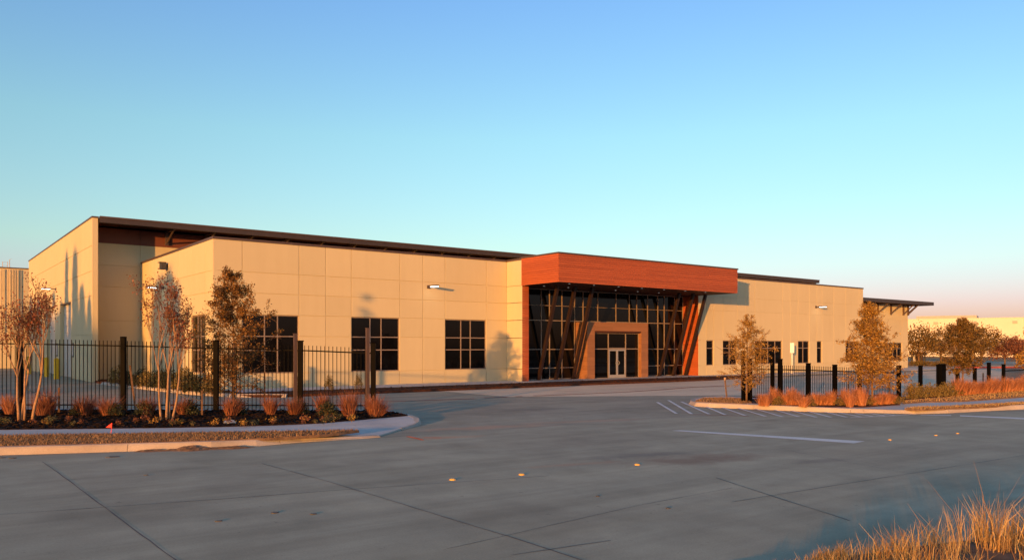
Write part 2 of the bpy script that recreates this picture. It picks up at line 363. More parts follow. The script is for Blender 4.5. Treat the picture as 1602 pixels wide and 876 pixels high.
def window(parent, pl, a0, a1, z0, z1, cols, rows, rec=0.10, bar=0.055, frame='frame', name='window'):
    mb = MB(); d0, d1 = -rec-0.05, -rec+0.03
    ca = [a0] + list(cols) + [a1]; cz = [z0] + list(rows) + [z1]
    h = bar / 2
    pl.box(mb, a0, a0+bar, z0, z1, d0, d1); pl.box(mb, a1-bar, a1, z0, z1, d0, d1)
    pl.box(mb, a0+bar, a1-bar, z0, z0+bar, d0, d1); pl.box(mb, a0+bar, a1-bar, z1-bar, z1, d0, d1)
    for c in cols: pl.box(mb, c-h, c+h, z0+bar, z1-bar, d0, d1-0.003)
    for r_ in rows: pl.box(mb, a0+bar, a1-bar, r_-h, r_+h, d0, d1-0.006)
    w = mb.build(name, frame, parent)
    for i in range(len(ca)-1):
        for k in range(len(cz)-1):
            p0 = ca[i] + (bar if i == 0 else h); p1 = ca[i+1] - (bar if i == len(ca)-2 else h)
            q0 = cz[k] + (bar if k == 0 else h); q1 = cz[k+1] - (bar if k == len(cz)-2 else h)
            pl.box(MB(), p0, p1, q0, q1, -rec-0.035, -rec-0.01).build('pane', 'glass', w)
    rv = MB()                                             # reveal lining of the opening
    pl.box(rv, a0-0.001, a0+0.004, z0, z1, -0.24, -0.004); pl.box(rv, a1-0.004, a1+0.001, z0, z1, -0.24, -0.004)
    pl.box(rv, a0, a1, z0-0.001, z0+0.004, -0.24, -0.004); pl.box(rv, a0, a1, z1-0.004, z1+0.001, -0.24, -0.004)
    rv.build('reveal', 'cream', w)
    return w

# ================================================================== ground
def structure(mb, name, mat):
    o = mb.build(name, mat); o['kind'] = 'structure'; return o
g = MB(); g.v = [(-3000, -3000, -0.06), (3000, -3000, -0.06), (3000, 3000, -0.06), (-3000, 3000, -0.06)]; g.f = [(0, 1, 2, 3)]
structure(g, 'ground', 'field')

def C2(X, Y): return cam2w(X, Y)
# street runs in camera-frame direction (1, .40); far edge and near edge
def street(X, off): return C2(X, off + 0.40 * X)
NEAR, FAR, BANK = 4.0, 22.0, 7.0
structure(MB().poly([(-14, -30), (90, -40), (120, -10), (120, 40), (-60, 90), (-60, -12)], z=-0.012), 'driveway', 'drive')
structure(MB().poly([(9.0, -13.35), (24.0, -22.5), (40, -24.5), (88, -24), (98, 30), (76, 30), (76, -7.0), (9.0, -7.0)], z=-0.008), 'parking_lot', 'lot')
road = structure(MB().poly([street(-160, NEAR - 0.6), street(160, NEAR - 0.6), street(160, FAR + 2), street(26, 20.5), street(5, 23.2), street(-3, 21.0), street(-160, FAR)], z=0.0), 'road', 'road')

def strip_px(name, mat, pts, w, z=0.004, jitter=0.0):      # thin strip along ground pixels, w metres wide
    P = [Vector(G(*p)) for p in pts]
    Q = []
    for i in range(len(P)-1):
        n = max(1, int((P[i+1]-P[i]).length / 0.35)) if jitter else 1
        for k in range(n): Q.append(P[i].lerp(P[i+1], k / n))
    Q.append(P[-1]); mb = MB(); rnd = random.Random(hash(name) % 999 + len(Q))
    for i, p in enumerate(Q):
        d = (Q[min(i+1, len(Q)-1)] - Q[max(i-1, 0)]).normalized(); nn = Vector((-d.y, d.x))
        p = p + nn * rnd.uniform(-jitter, jitter); ww = w * (rnd.uniform(0.5, 1.2) if jitter else 1) / 2
        mb.v += [(p.x + nn.x*ww, p.y + nn.y*ww, z), (p.x - nn.x*ww, p.y - nn.y*ww, z)]
    for i in range(len(Q)-1): mb.f.append((2*i, 2*i+1, 2*i+3, 2*i+2))
    return mb.build(name, mat, road)
for pts, w in [([(66, 722), (80, 731), (275, 876), (420, 985)], 0.018), ([(410, 725), (510, 752), (800, 840), (1010, 908)], 0.018),
               ([(1120, 747), (1215, 778), (1330, 814)], 0.020), ([(1145, 785), (1300, 760), (1602, 712)], 0.014),
               ([(800, 868), (955, 845)], 0.014), ([(-20, 806), (350, 780), (550, 765), (860, 744)], 0.016),
               ([(700, 858), (1000, 790), (1145, 763)], 0.010), ([(1240, 706), (1420, 740)], 0.010)]:
    strip_px('expansion_joint', 'tar', pts, w, 0.004, 0.006)
def paint_px(name, mat, pts, z=0.005):
    return MB().poly([G(*p) for p in pts], z=z).build(name, mat, road)
paint_px('stop_line', 'paint_white', [(1050, 673.6), (1064, 672.8), (1353, 690.2), (1336, 693.4)])
paint_px('lane_line', 'paint_white', [(1502, 649.4), (1640, 655.2), (1640, 657.6), (1502, 651.1)])
paint_px('lane_line', 'paint_white', [(1440, 648.9), (1488, 649.3), (1488, 650.3), (1440, 649.6)])
HATCH = [(1028.3, 629.1, 1058.4, 647), (1045.7, 626, 1082.2, 647.6), (1065.8, 628.3, 1109.6, 647.8), (1104, 635.8, 1135, 648.9), (1127.9, 636.7, 1166.2, 650),
         (1154.3, 638.2, 1198, 651.2), (1181, 639.5, 1224.2, 651.8), (1211.2, 641, 1249.6, 651.8), (1238, 642.4, 1277, 652.6), (1264, 643.5, 1300, 652.6),
         (1290.3, 644.4, 1325.2, 652.6), (1310, 645.2, 1347, 652), (1337.5, 646.4, 1366.3, 651.6), (1362.2, 646.8, 1385.5, 650.7), (1383, 647.4, 1401, 649.9)]
for a in HATCH: strip_px('hatch_stripe', 'paint_white', [(a[0], a[1]), (a[2], a[3])], 0.11, 0.006)
strip_px('edge_line', 'paint_white', [(1330, 653.2), (1368, 651.6), (1434, 648.2)], 0.10, 0.007)
strip_px('edge_line', 'paint_red', [(1082, 648), (1135, 649.6), (1172, 651)], 0.07, 0.0055)
for seg in ([(560, 628.8), (640, 626.8), (690, 625.2), (742, 623.4)], [(757, 622.0), (795, 620.7)], [(806, 620.3), (817, 619.9)], [(834, 618.9), (900, 616.6), (985, 612.6), (1036, 609.3), (1086, 605.4), (1150, 602.5)]):
    strip_px('fire_lane_line', 'paint_red', seg, 0.16, 0.006)
strip_px('survey_mark', 'paint_orange', [(638, 682.5), (650, 685.5), (662, 688.5)], 0.10, 0.006, 0.03)
strip_px('survey_mark', 'paint_orange', [(662, 684), (690, 684.8)], 0.04, 0.006, 0.01)
# raised yellow lane buttons
bm = MB()
bm.tube([(0, 0, -0.003), (0, 0, 0.012), (0, 0, 0.02)], [0.055, 0.05, 0.028], 10)
btn = mesh_of(bm, 'lane_button', 'button_yellow')
for p in [(708, 750.5), (816, 742.5), (997, 727), (1392, 688), (1464, 681), (1498, 678)]:
    x, y = G(*p); o = inst('lane_button', btn, (x, y, 0.004), road, 0, (1, 1, 1) if p[0] < 1100 else (.75, .75, .8))
for p, s in [((57, 717), 0.05), ((24, 716), 0.04), ((343, 768), 0.05), ((455, 783), 0.04)]: pass
def scatter_debris():
    rnd = random.Random(3)
    for px, py, s in [(177, 714.5, 0.10), (20, 716.5, 0.05), (3, 716, 0.04), (560, 683, 0.05), (343, 815, 0.035), (430, 802, 0.04), (490, 804, 0.035), (1045, 795, 0.03), (935, 776, 0.025), (229, 743, 0.03)]:
        x, y = G(px, py); mb = MB(); n = 9
        ring = [(x + math.cos(2*math.pi*i/n)*s*rnd.uniform(.7, 1.3)*1.3, y + math.sin(2*math.pi*i/n)*s*rnd.uniform(.7, 1.3)) for i in range(n)]
        mb.poly(ring, z=0.012, down=0.001).build('asphalt_spot', 'tar', road)
scatter_debris()

# ------------------------------------------------------------------ raised islands: kerb, walk, verge, bed
def Gz(pts): return [G(p[0], p[1], p[2]) + (p[2],) for p in pts]
L_front = Gz([(-420, 713, .15), (-200, 706, .15), (0, 699.5, .15), (100, 697, .15), (200, 694, .15), (330, 690.5, .15), (400, 688, .13), (470, 685.5, .08), (540, 684, .035), (592, 681, .02)])
L_corner = Gz([(628, 670, .03), (648, 664, .05), (656, 658.5, .09), (655, 653.5, .12), (643, 648.6, .13)])
L_back = Gz([(600, 640.5, .13), (300, 639.5, .13), (0, 638.5, .13), (-420, 638, .13)])
island = L_front + L_corner + L_back
structure(MB().poly(island, down=-0.05), 'sidewalk', 'walk')
def kerb_run(pts, name, w_out=0.10, w_in=0.16, seg=3.2, joint=0.012):
    """kerb stones along a line of (x, y, ztop); outside is to the right of the running direction"""
    P = [Vector(p) for p in pts]; run = []
    for i in range(len(P)-1):
        L = (P[i+1]-P[i]).length; n = max(1, int(L / 0.5))
        for k in range(n): run.append(P[i].lerp(P[i+1], k/n))
    run.append(P[-1])
    parts = []; acc = 0; cur = [run[0]]
    for i in range(1, len(run)):
        acc += (run[i]-run[i-1]).length; cur.append(run[i])
        if acc > seg or i == len(run)-1: parts.append(cur); cur = [run[i]]; acc = 0
    root = None
    for c in parts:
        if len(c) < 2: continue
        mb = MB(); n = len(c)
        for i, p in enumerate(c):
            d = (c[min(i+1, n-1)] - c[max(i-1, 0)]); d.z = 0; d.normalize(); o = Vector((d.y, -d.x, 0)); q = p.copy()
            if i == 0: q = q + d * joint
            for off, z in ((w_out, -0.03), (w_out, 0.006), (0.035, max(0.008, p.z - 0.03)), (0.0, p.z + 0.004), (-w_in, p.z + 0.006), (-w_in, -0.03)):
                mb.v.append((q.x + o.x*off, q.y + o.y*off, z))
        for i in range(n-1):
            for k in range(5): mb.f.append((6*i+k, 6*i+k+1, 6*(i+1)+k+1, 6*(i+1)+k)[::-1])
        mb.f.append(tuple(range(6))); mb.f.append(tuple(6*(n-1)+k for k in range(6))[::-1])
        if root is None: root = mb.build(name, 'kerb'); root['kind'] = 'structure'
        else: mb.build('kerb_stone', 'kerb', root)
    return root
kerb_run(L_front, 'kerb'); kerb_run(L_corner, 'kerb', w_out=0.06)
def raised(name, mat, px_top, z, down=0.10):
    return structure(MB().poly([G(p[0], p[1], z) for p in px_top], z=z, down=down), name, mat)
VERGE_L = [(-420, 693), (0, 680.8), (140, 678.8), (260, 677), (400, 675), (480, 673.8), (562, 672.4), (530, 676.6), (500, 679.6), (420, 684.6), (340, 688.2), (260, 690.6), (200, 692.2), (0, 697.2), (-420, 710)]
raised('verge_soil', 'soil', VERGE_L, 0.165)
MULCH_L = [(-420, 679), (0, 671.3), (160, 669.6), (260, 668.3), (340, 666.8), (420, 664.3), (500, 660.8), (560, 655.6), (600, 652.2), (638, 649.0), (600, 642), (300, 641.2), (0, 640.2), (-420, 640)]
R_front = Gz([(1081, 627.4, .10), (1090, 629.2, .13), (1110, 630.4, .14), (1180, 633, .14), (1240, 635.6, .14), (1300, 638, .13), (1360, 640, .11), (1400, 641.4, .10), (1430, 641.4, .12), (1480, 639.2, .14), (1540, 636, .14), (1602, 633, .15), (1750, 626, .15), (1950, 618, .15)])
R_back = Gz([(1950, 594, .12), (1700, 600, .12), (1602, 604.5, .12), (1480, 613, .12), (1400, 619, .12), (1280, 621.5, .12), (1180, 621.5, .12), (1130, 619.5, .12), (1100, 620.5, .10), (1082, 624, .09)])
structure(MB().poly(R_front + R_back, down=-0.05), 'sidewalk', 'walk')
kerb_run(R_front, 'kerb'); kerb_run(list(R_back[-3:]) + [R_front[0]], 'kerb', w_out=0.06)
raised('mulch_bed', 'mulch_red', [(1176, 630.2), (1240, 634.2), (1300, 636.2), (1350, 636), (1408, 632.2), (1406, 622), (1176, 623.5)], 0.15)
raised('mulch_bed', 'mulch_red', [(1406, 627.0), (1430, 624.4), (1500, 619), (1602, 611), (1800, 598), (1800, 595), (1602, 606), (1410, 620.2)], 0.15)
VERGE_R1 = [(1412, 630.2), (1450, 627.8), (1505, 626.5), (1602, 619.5), (1800, 606), (1800, 598.5), (1602, 611.3), (1500, 619.4), (1412, 627)]
VERGE_R2 = [(1415, 638.8), (1432, 640), (1480, 638.2), (1602, 632.2), (1900, 619), (1900, 616), (1602, 628.4), (1480, 635), (1430, 636.4)]
VERGE_R3 = [(1088, 626.6), (1110, 628.6), (1160, 630.4), (1176, 629.6), (1172, 623.5), (1135, 621.5), (1100, 622.3)]
for v in (VERGE_R1, VERGE_R2, VERGE_R3): raised('verge_soil', 'soil', v, 0.165)

# near berm the photographer stands on: street side grass bank
def berm():
    mb = MB(); nx, ny = 60, 16; rnd = random.Random(2)
    for j in range(ny + 1):
        for i in range(nx + 1):
            X = -45 + 90 * i / nx; t = j / ny
            Y = BANK + 0.40 * X - t * t * 26
            x, y = C2(X, Y); z = -0.05 if j == 0 else 0.05 + 0.07 * (1 - math.exp(-t * 6.0)) + rnd.uniform(-.02, .02)
            mb.v.append((x, y, z))
    for j in range(ny):
        for i in range(nx):
            a = j*(nx+1)+i; mb.f.append((a, a+nx+1, a+nx+2, a+1)[::-1])
    o = mb.build('grass_bank', 'soil', smooth=True); o['kind'] = 'structure'
berm()

# walk along the building, planting strip before it, corner bed
structure(MB().poly([(-1.0, -4.6), (75, -4.6), (75, 0.5), (-1.0, 0.5)], z=0.012, down=-0.05), 'sidewalk', 'walk')
def bed(name, mat, outline, zb, amp, step=0.28, seed=1):     # lumpy planting bed over a polygon
    rnd = random.Random(seed)
    xs = [p[0] for p in outline]; ys = [p[1] for p in outline]
    def inside(x, y):
        c = False; n = len(outline)
        for i in range(n):
            (x1, y1), (x2, y2) = outline[i][:2], outline[(i+1) % n][:2]
            if (y1 > y) != (y2 > y) and x < (x2-x1)*(y-y1)/(y2-y1)+x1: c = not c
        return c
    mb = MB().poly([(p[0], p[1]) for p in outline], z=zb, down=zb-0.12)
    x = min(xs)
    while x < max(xs):
        y = min(ys)
        while y < max(ys):
            px_, py_ = x + rnd.uniform(-.5, .5)*step, y + rnd.uniform(-.5, .5)*step
            if inside(px_, py_):
                L = rnd.uniform(.03, .11); a = rnd.uniform(0, 6.28); dx, dy = math.cos(a)*L, math.sin(a)*L; w = rnd.uniform(.25, .6)
                zz = zb + rnd.uniform(0.004, amp); b = len(mb.v)
                mb.v += [(px_-dx, py_-dy, zb), (px_+dy*w, py_-dx*w, zz), (px_+dx, py_+dy, zb+amp*.3), (px_-dy*w, py_+dx*w, zz*.6+zb*.4)]
                mb.f += [(b, b+1, b+2), (b, b+2, b+3)]
            y += step
        x += step
    return structure(mb, name, mat)
bed('mulch_bed', 'mulch', [G(p[0], p[1], .155) for p in MULCH_L if p[0] > -100] + [G(-100, 640, .155), G(-100, 673.4, .155)], 0.155, 0.05, 0.10)
bed('mulch_bed', 'mulch_red', [(0.5, -7.6), (30, -7.8), (36.5, -6.6), (37.5, -5.2), (36.5, -4.6), (0.5, -4.6)], 0.10, 0.05, 0.30, 2)
CB = [G(160, 601), G(200, 605.3), G(240, 610), G(300, 616.5), G(360, 620.5)]
bed('mulch_bed', 'mulch_red', CB + [(0.5, -7.6), (0.5, -4.6), (-0.05, -4.6), (-0.05, 16), (-3.1, 16), (-3.2, 12)], 0.10, 0.05, 0.30, 4)
kerb_run([(p[0], p[1], .13) for p in reversed([(0.9, -7.66)] + CB[::-1])], 'kerb', w_out=0.1, w_in=0.14)

# ================================================================== the main building
bld = thing('warehouse_building', 'long cream panel warehouse with brown shed roof and slatted wood entrance canopy', 'building', (18, 8, 0))
FRONT = Plane((0, 0), (1, 0), (0, -1))                      # main facade
SIDE = Plane((0, 0), (0, 1), (-1, 0))                       # left side of the low wing
JU = [0, 1.5, 4.62, 6.18, 7.75, 10.9, 12.5, 14.1, 17.25, 18.9]; JZ = [0, .8, 2.8, 3.95, 5.08, 6.18, 7.8]
W3 = [(1.5, 4.62), (7.75, 10.9), (14.1, 17.25)]
def rows3(): return (2.05, 2.8)
panel_wall(bld, 'front_wall', FRONT, JU, JZ, [(a, b, .8, 3.95) for a, b in W3])
for a, b in W3:
    w_ = b - a; window(bld, FRONT, a, b, .8, 3.95, (a + w_*.39, a + w_*.62), rows3())
JS = [0.0, 1.36, 4.0, 6.6, 9.7, 12.8, 15.9]
panel_wall(bld, 'side_wall', Plane((0.001, 0.002), (0, 1), (-1, 0)), JS, JZ, [(1.36, 4.0, .8, 3.95)])
window(bld, SIDE, 1.36, 4.0, .8, 3.95, (2.4, 2.98), rows3())
# return pier beside the entrance
PIER = Plane((18.9, 0), (0, -1), (-1, 0))
panel_wall(bld, 'pier_wall', PIER, [0.0, 1.62], JZ, [])
MB().box(18.88, 36.3, -0.0, 0.3, 6.5, 7.7).build('entrance_back_wall', 'cream', bld)
MB().box(0.2, 60, 0.26, 16, 7.2, 7.35).build('low_roof', 'roof_edge', bld)
c = MB(); c.box(-0.03, 18.98, -0.03, 0.30, 7.8, 7.93); c.box(-0.03, 0.30, 0.30, 15.9, 7.8, 7.93); c.box(18.87, 19.2, -1.65, -0.03, 7.8, 7.93)
c.build('coping', 'bronze', bld)
# tall block: end wall (also a fin in front), front wall with brown band
END = Plane((-3.3, 13.75), (0, 1), (-1, 0))
EZ = [0, 3.0, 5.45, 7.0, 8.6, 10.33]; EJ = [0, 4.0, 8.2, 13.2, 15.8, 20.6, 26.5, 32.6]
panel_wall(bld, 'end_wall', END, EJ, EZ, [(8.2, 13.2, 0, 5.45), (15.8, 20.6, 0, 5.45)], thick=0.32)
FIN = Plane((-3.3, 13.75), (1, 0), (0, -1))
panel_wall(bld, 'fin_edge', Plane((-3.299, 13.752), (1, 0), (0, -1)), [0, .32], [0, 10.33], [], thick=0.1)
mb = MB(); mb.box(-3.34, -2.94, 13.70, 46.4, 10.33, 10.43); mb.build('coping', 'bronze', bld)
for a0, a1 in ((8.2, 13.2), (15.8, 20.6)):                  # dock doors of ribbed sections
    d = END.box(MB(), a0 + .02, a1 - .02, 0, 5.43, -0.32, -0.30).build('dock_door', 'dock_door', bld)
    z = 0.02
    while z < 5.3:
        END.box(MB(), a0 + .1, a1 - .1, z, z + 0.52, -0.30, -0.262).build('door_section', 'dock_door', d); z += 0.54
    END.box(MB(), a0, a1, 5.36, 5.45, -0.30, -0.02).build('lintel', 'lamp_body', d)
TALL = Plane((-2.98, 16), (1, 0), (0, -1))
tj = [0, 2.96] + [2.96 + 3.1 * k for k in range(1, 26)] + [80.3]
panel_wall(bld, 'tall_wall', TALL, tj, [0, 3.95, 6.18, 7.6, 9.05], [])
panel_wall(bld, 'clerestory_band', TALL, [0, 2.96, 8.1, 13, 18, 23, 28, 80.3], [9.055, 10.06], [], mat='brown_band')
MB().box(77.3, 77.6, 14.2, 46, 0, 10.4).build('end_wall', 'cream', bld)
MB().box(-2.95, 77.2, 46, 46.3, 0, 10.2).build('rear_wall', 'cream', bld)
roof = MB()
roof.box(-2.93, 77.25, 13.85, 46.2, 10.18, 10.36); rf = roof.build('shed_roof', 'soffit', bld)
e = MB(); e.box(-2.9, 77.3, 13.60, 13.85, 10.06, 10.44); e.build('roof_fascia', 'roof_edge', rf)
e = MB(); e.box(-2.9, 77.3, 13.56, 13.60, 10.36, 10.46); e.build('drip_edge', 'bronze', rf)
def bracket(parent, x, yw, z0, z1, out, w=0.09):
    m = MB(); m.box(x - w, x + w, yw - 0.16, yw - 0.001, z0, z1); m.box(x - w*.7, x + w*.7, yw - out, yw - 0.16, z1 - 0.14, z1 - 0.002)
    m.bar((x, yw - 0.1, z0 + 0.12), (x, yw - out + 0.15, z1 - 0.10), 0.08, 0.10)
    m.build('bracket', 'bronze', parent)
x = 1.65
while x < 77: bracket(rf, x, 15.995, 9.2, 10.17, 2.1, 0.11); x += 2.66
# right wing
RW = Plane((36.2, -1.6), (1, 0), (0, -1))
wins = [(37.15, 38.04, 0.78, 2.74, ()), (39.17, 40.98, .78, 2.74, (40.07,)), (43.3, 47.15, .78, 2.74, (44.25, 45.2, 46.2)), (49.46, 51.2, .78, 2.74, (50.33,)), (52.37, 53.2, .78, 2.74, ()), (57.1, 59.4, .78, 2.74, (57.85, 58.6))]
us = [0.0]; 
for w in wins: us += [w[0] - 36.2, w[1] - 36.2]
us += [23.95]; us = sorted(set(us + [42.1 - 36.2, 48.3 - 36.2, 55.1 - 36.2]))
panel_wall(bld, 'right_wall', RW, us, [0, .78, 2.74, 5.08, 6.18, 7.72], [(w[0]-36.2, w[1]-36.2, .78, 2.74) for w in wins], gap=0.014, depth=0.02)
for w in wins: window(bld, RW, w[0]-36.2, w[1]-36.2, .78, 2.74, [c_-36.2 for c_ in w[4]], (2.12,))
MB().box(36.2, 60.2, -1.63, -1.3, 7.72, 7.84).build('coping', 'bronze', bld)
MB().box(60.0, 60.15, -1.58, 0.0, 0, 7.7).build('right_end_wall', 'cream', bld)
# far pavilion with bracketed roof
PV = Plane((60.15, 0), (1, 0), (0, -1))
panel_wall(bld, 'pavilion_wall', PV, [0, 3.1, 7.0, 10.6, 11.8], [0, .78, 2.66, 5.08, 6.58], [(7.0, 10.6, .78, 2.66)], gap=0.014, depth=0.02)
window(bld, PV, 7.0, 10.6, .78, 2.66, (7.9, 8.8, 9.7), (2.05,))
MB().box(71.65, 71.95, 0.26, 16, 0, 6.58).build('pavilion_end_wall', 'cream', bld)
pr = MB().box(60.2, 74.3, -1.3, 15.9, 6.66, 6.86).build('pavilion_roof', 'soffit', bld)
MB().box(60.2, 74.35, -1.5, -1.3, 6.60, 6.95).build('roof_fascia', 'roof_edge', pr); MB().box(74.3, 74.5, -1.5, 15.9, 6.601, 6.949).build('roof_fascia', 'roof_edge', pr)
for x in (60.5, 63.15, 65.7, 68.3, 70.85, 71.85): bracket(pr, x, -0.005, 5.52, 6.65, 1.25, 0.06)
m = MB(); m.bar((71.98, 0.1, 5.65), (74.0, 0.1, 6.62), 0.08, 0.1); m.build('bracket', 'bronze', pr)

# ------------------------------------------------------------------ entrance
# wood canopy box: boards on the left face and the front face
cx0, cx1, cy0, cy1, cz0, cz1 = 18.86, 36.15, -5.28, -1.62, 6.16, 7.88
can = MB().box(cx0 + .03, cx1 - .03, cy0 + .03, cy1, cz0 + .03, cz1 - .01).box(cx0 + .62, cx1 - .03, cy1, 0.0, cz0 + .03, cz1 - .06).build('canopy', 'soffit', bld)
nb = 13; bh = (cz1 - cz0) / nb
rnd = random.Random(5)
for k in range(nb):
    z0, z1 = cz0 + k*bh + 0.007, cz0 + (k+1)*bh - 0.007
    cuts = sorted([cx0] + [cx0 + (cx1-cx0)*q for q in ((.27, .62) if k % 2 else (.44, .81))] + [cx1])
    for a, b in zip(cuts[:-1], cuts[1:]): MB().box(a + .004, b - .004, cy0 - 0.004 - rnd.uniform(0, .003), cy0 + .028, z0, z1).build('board', 'wood', can)
    MB().box(cx0 - 0.004 - rnd.uniform(0, .003), cx0 + .028, cy0 + .03, cy1, z0, z1).build('board', 'wood', can)
    MB().box(cx1 - .028, cx1 + 0.004, cy0 + .03, cy1, z0, z1).build('board', 'wood', can)
m = MB(); m.box(cx0 - .05, cx1 + .05, cy0 - .05, cy0 + .25, cz1, cz1 + .10); m.box(cx0 - .05, cx0 + .25, cy0 + .25, cy1 - .02, cz1, cz1 + .10); m.box(cx1 - .25, cx1 + .05, cy0 + .25, cy1 - .02, cz1, cz1 + .10)
m.build('coping', 'bronze', can)
dl = MB(); dl.tube([(0, 0, 0), (0, 0, 0.03)], [0.055, 0.055], 12); dlm = mesh_of(dl, 'downlight', 'downlight')
for x in (20.5, 22.6, 24.8, 27, 29.2, 31.4, 33.6):
    inst('downlight', dlm, (x, -4.4, cz0 + .012), can); inst('downlight', dlm, (x, -1.9, cz0 + .012), can)
# wood end of the pier and wood side wall
p_ = MB().box(18.93, 19.42, -1.56, 0.0, 0, cz0 + .02).build('pier_core', 'soffit', bld)
nb = 40; bh = cz0 / nb
for k in range(nb):
    MB().box(18.93, 19.45, -1.625, -1.56, k*bh + .004, (k+1)*bh - .004).build('board', 'wood', p_)
sw = MB().box(36.2, 36.5, -1.58, 0.1, 0, cz0 + .02).build('wood_side_wall', 'soffit', bld)
for k in range(nb):
    MB().box(36.16, 36.2, -1.585, -0.02, k*bh + .004, (k+1)*bh - .004).build('board', 'wood', sw)
# curtain wall
cw = MB(); bar_ = 0.03
mull = [19.5, 20.63, 21.75, 22.49, 23.61, 24.78, 25.58, 27.0, 28.82, 30.2, 30.99, 32.16, 33.29, 34.01, 35.17, 36.14]
trans = [0.0, .79, 2.06, 4.03, 5.05, 6.17]
BX0, BX1, BV, BZ = 24.85, 30.9, -1.31, 3.95                  # wood portal box
for x in mull:
    z0 = 4.0 if BX0 < x < BX1 else 0.0
    cw.box(x - bar_, x + bar_, -0.10, 0.02, z0, 6.17)
for z in trans[1:-1] + [0.03, 6.14]:
    hb = 0.018 if z > 5 and z < 6 else bar_
    for a, b in ([(19.5, BX0), (BX1, 36.14)] if z < 4 else [(19.5, 36.14)]): cw.box(a, b, -0.09, 0.01, z - hb, z + hb)
curtain = cw.build('curtain_wall', 'frame', bld)
for i in range(len(mull)-1):
    for k in range(len(trans)-1):
        mx = (mull[i]+mull[i+1])/2
        if BX0 < mx < BX1 and trans[k] < 3.9: continue
        MB().box(mull[i] + bar_, mull[i+1] - bar_, -0.055, -0.03, trans[k] + bar_, trans[k+1] - bar_).build('pane', 'glass', curtain)
MB().box(19.42, 36.2, 0.03, 0.25, 0, 6.5).build('backing_wall', 'sign_dark', bld)
# portal box of boards with the door
po = MB(); po.box(BX0 + .03, 25.53, BV + .03, -0.11, 0, BZ - .03); po.box(30.23, BX1 - .03, BV + .03, -0.11, 0, BZ - .03); po.box(25.53, 30.23, BV + .03, -0.11, 3.23, BZ - .03)
portal = po.build('door_portal', 'soffit', bld)
nb = 13; bh = BZ / nb
for k in range(nb):
    z0, z1 = k*bh + .003, (k+1)*bh - .003
    MB().box(BX0, BX0 + .03, BV, -0.11, z0, z1).build('board', 'wood_brown', portal)
    MB().box(BX1 - .03, BX1, BV + .03, -0.11, z0, z1).build('board', 'wood_brown', portal)
    if z1 < 3.4:
        MB().box(BX0 + .032, 25.56, BV, BV + .03, z0, z1).build('board', 'wood_brown', portal); MB().box(30.20, BX1, BV, BV + .03, z0, z1).build('board', 'wood_brown', portal)
        MB().box(30.198, 30.228, BV + .032, BV + .5, z0, z1).build('board', 'wood_brown', portal)
    else:
        for a, b in ((BX0 + .032, 27.3), (27.304, BX1)): MB().box(a, b, BV, BV + .03, z0, z1).build('board', 'wood_brown', portal)
dv = -1.0                                                    # plane of the door screen
DP = Plane((25.54, dv), (1, 0), (0, -1))
scr = MB(); 
for a in (0.03, 1.6, 3.33, 4.66): DP.box(scr, a - .03, a + .03, 0, 3.2, -0.06, 0.04)
DP.box(scr, 0.06, 1.57, 2.05, 2.11, -0.06, 0.03); DP.box(scr, 3.36, 4.63, 2.05, 2.11, -0.06, 0.03); DP.box(scr, 1.63, 3.3, 2.05, 2.16, -0.06, 0.03)
for a, b in ((0.06, 1.57), (1.63, 3.3), (3.36, 4.63)): DP.box(scr, a, b, 3.16, 3.2, -0.06, 0.03)
for a, b in ((0.06, 1.57), (3.36, 4.63)): DP.box(scr, a, b, 0, 0.05, -0.06, 0.03)
screen = scr.build('door_screen', 'frame', portal)
screen.parent = bld
for a, b, z0, z1 in ((0.06, 1.57, .05, 2.05), (0.06, 1.57, 2.11, 3.16), (1.63, 3.3, 2.16, 3.16), (3.36, 4.63, .05, 2.05), (3.36, 4.63, 2.11, 3.16)):
    DP.box(MB(), a, b, z0, z1, -0.03, -0.01).build('pane', 'glass', screen)
for a, b, hx in ((1.64, 2.46, 2.36), (2.47, 3.29, 2.57)):
    lf = MB(); DP.box(lf, a, a + .09, 0.02, 2.04, -0.02, 0.03); DP.box(lf, b - .09, b, 0.02, 2.04, -0.02, 0.03); DP.box(lf, a + .09, b - .09, 0.02, 0.24, -0.02, 0.03); DP.box(lf, a + .09, b - .09, 1.94, 2.04, -0.02, 0.03)
    d = lf.build('door', 'aluminium', bld)
    DP.box(MB(), a + .09, b - .09, .24, 1.94, 0.0, 0.012).build('pane', 'glass', d)
    s = 1 if hx > 2.46 else -1
    pts = [DP.p(hx - s*.05 + s*.12*math.sin(math.pi*q/10), 0.95 + .28*q/10, 0.09) for q in range(11)]
    hnd = MB().tube(pts, [0.018]*11, 6); hnd.bar(pts[0], DP.p(hx - s*.05, .95, .02), .03); hnd.bar(pts[-1], DP.p(hx - s*.05, 1.23, .02), .03)
    hnd.build('pull_handle', 'aluminium', d)
# raking columns
for x in (21.0, 22.52, 24.07, 32.75, 34.3, 35.72):
    m = MB(); m.bar((x, -0.7, -0.02), (x, -2.68, 6.18), 0.20, 0.20, up=(1, 0, 0)); 
    cl = m.build('raking_column', 'column_steel', bld)
    MB().box(x - .2, x + .2, -0.92, -0.50, 0.012, 0.04).build('base_plate', 'column_steel', cl)

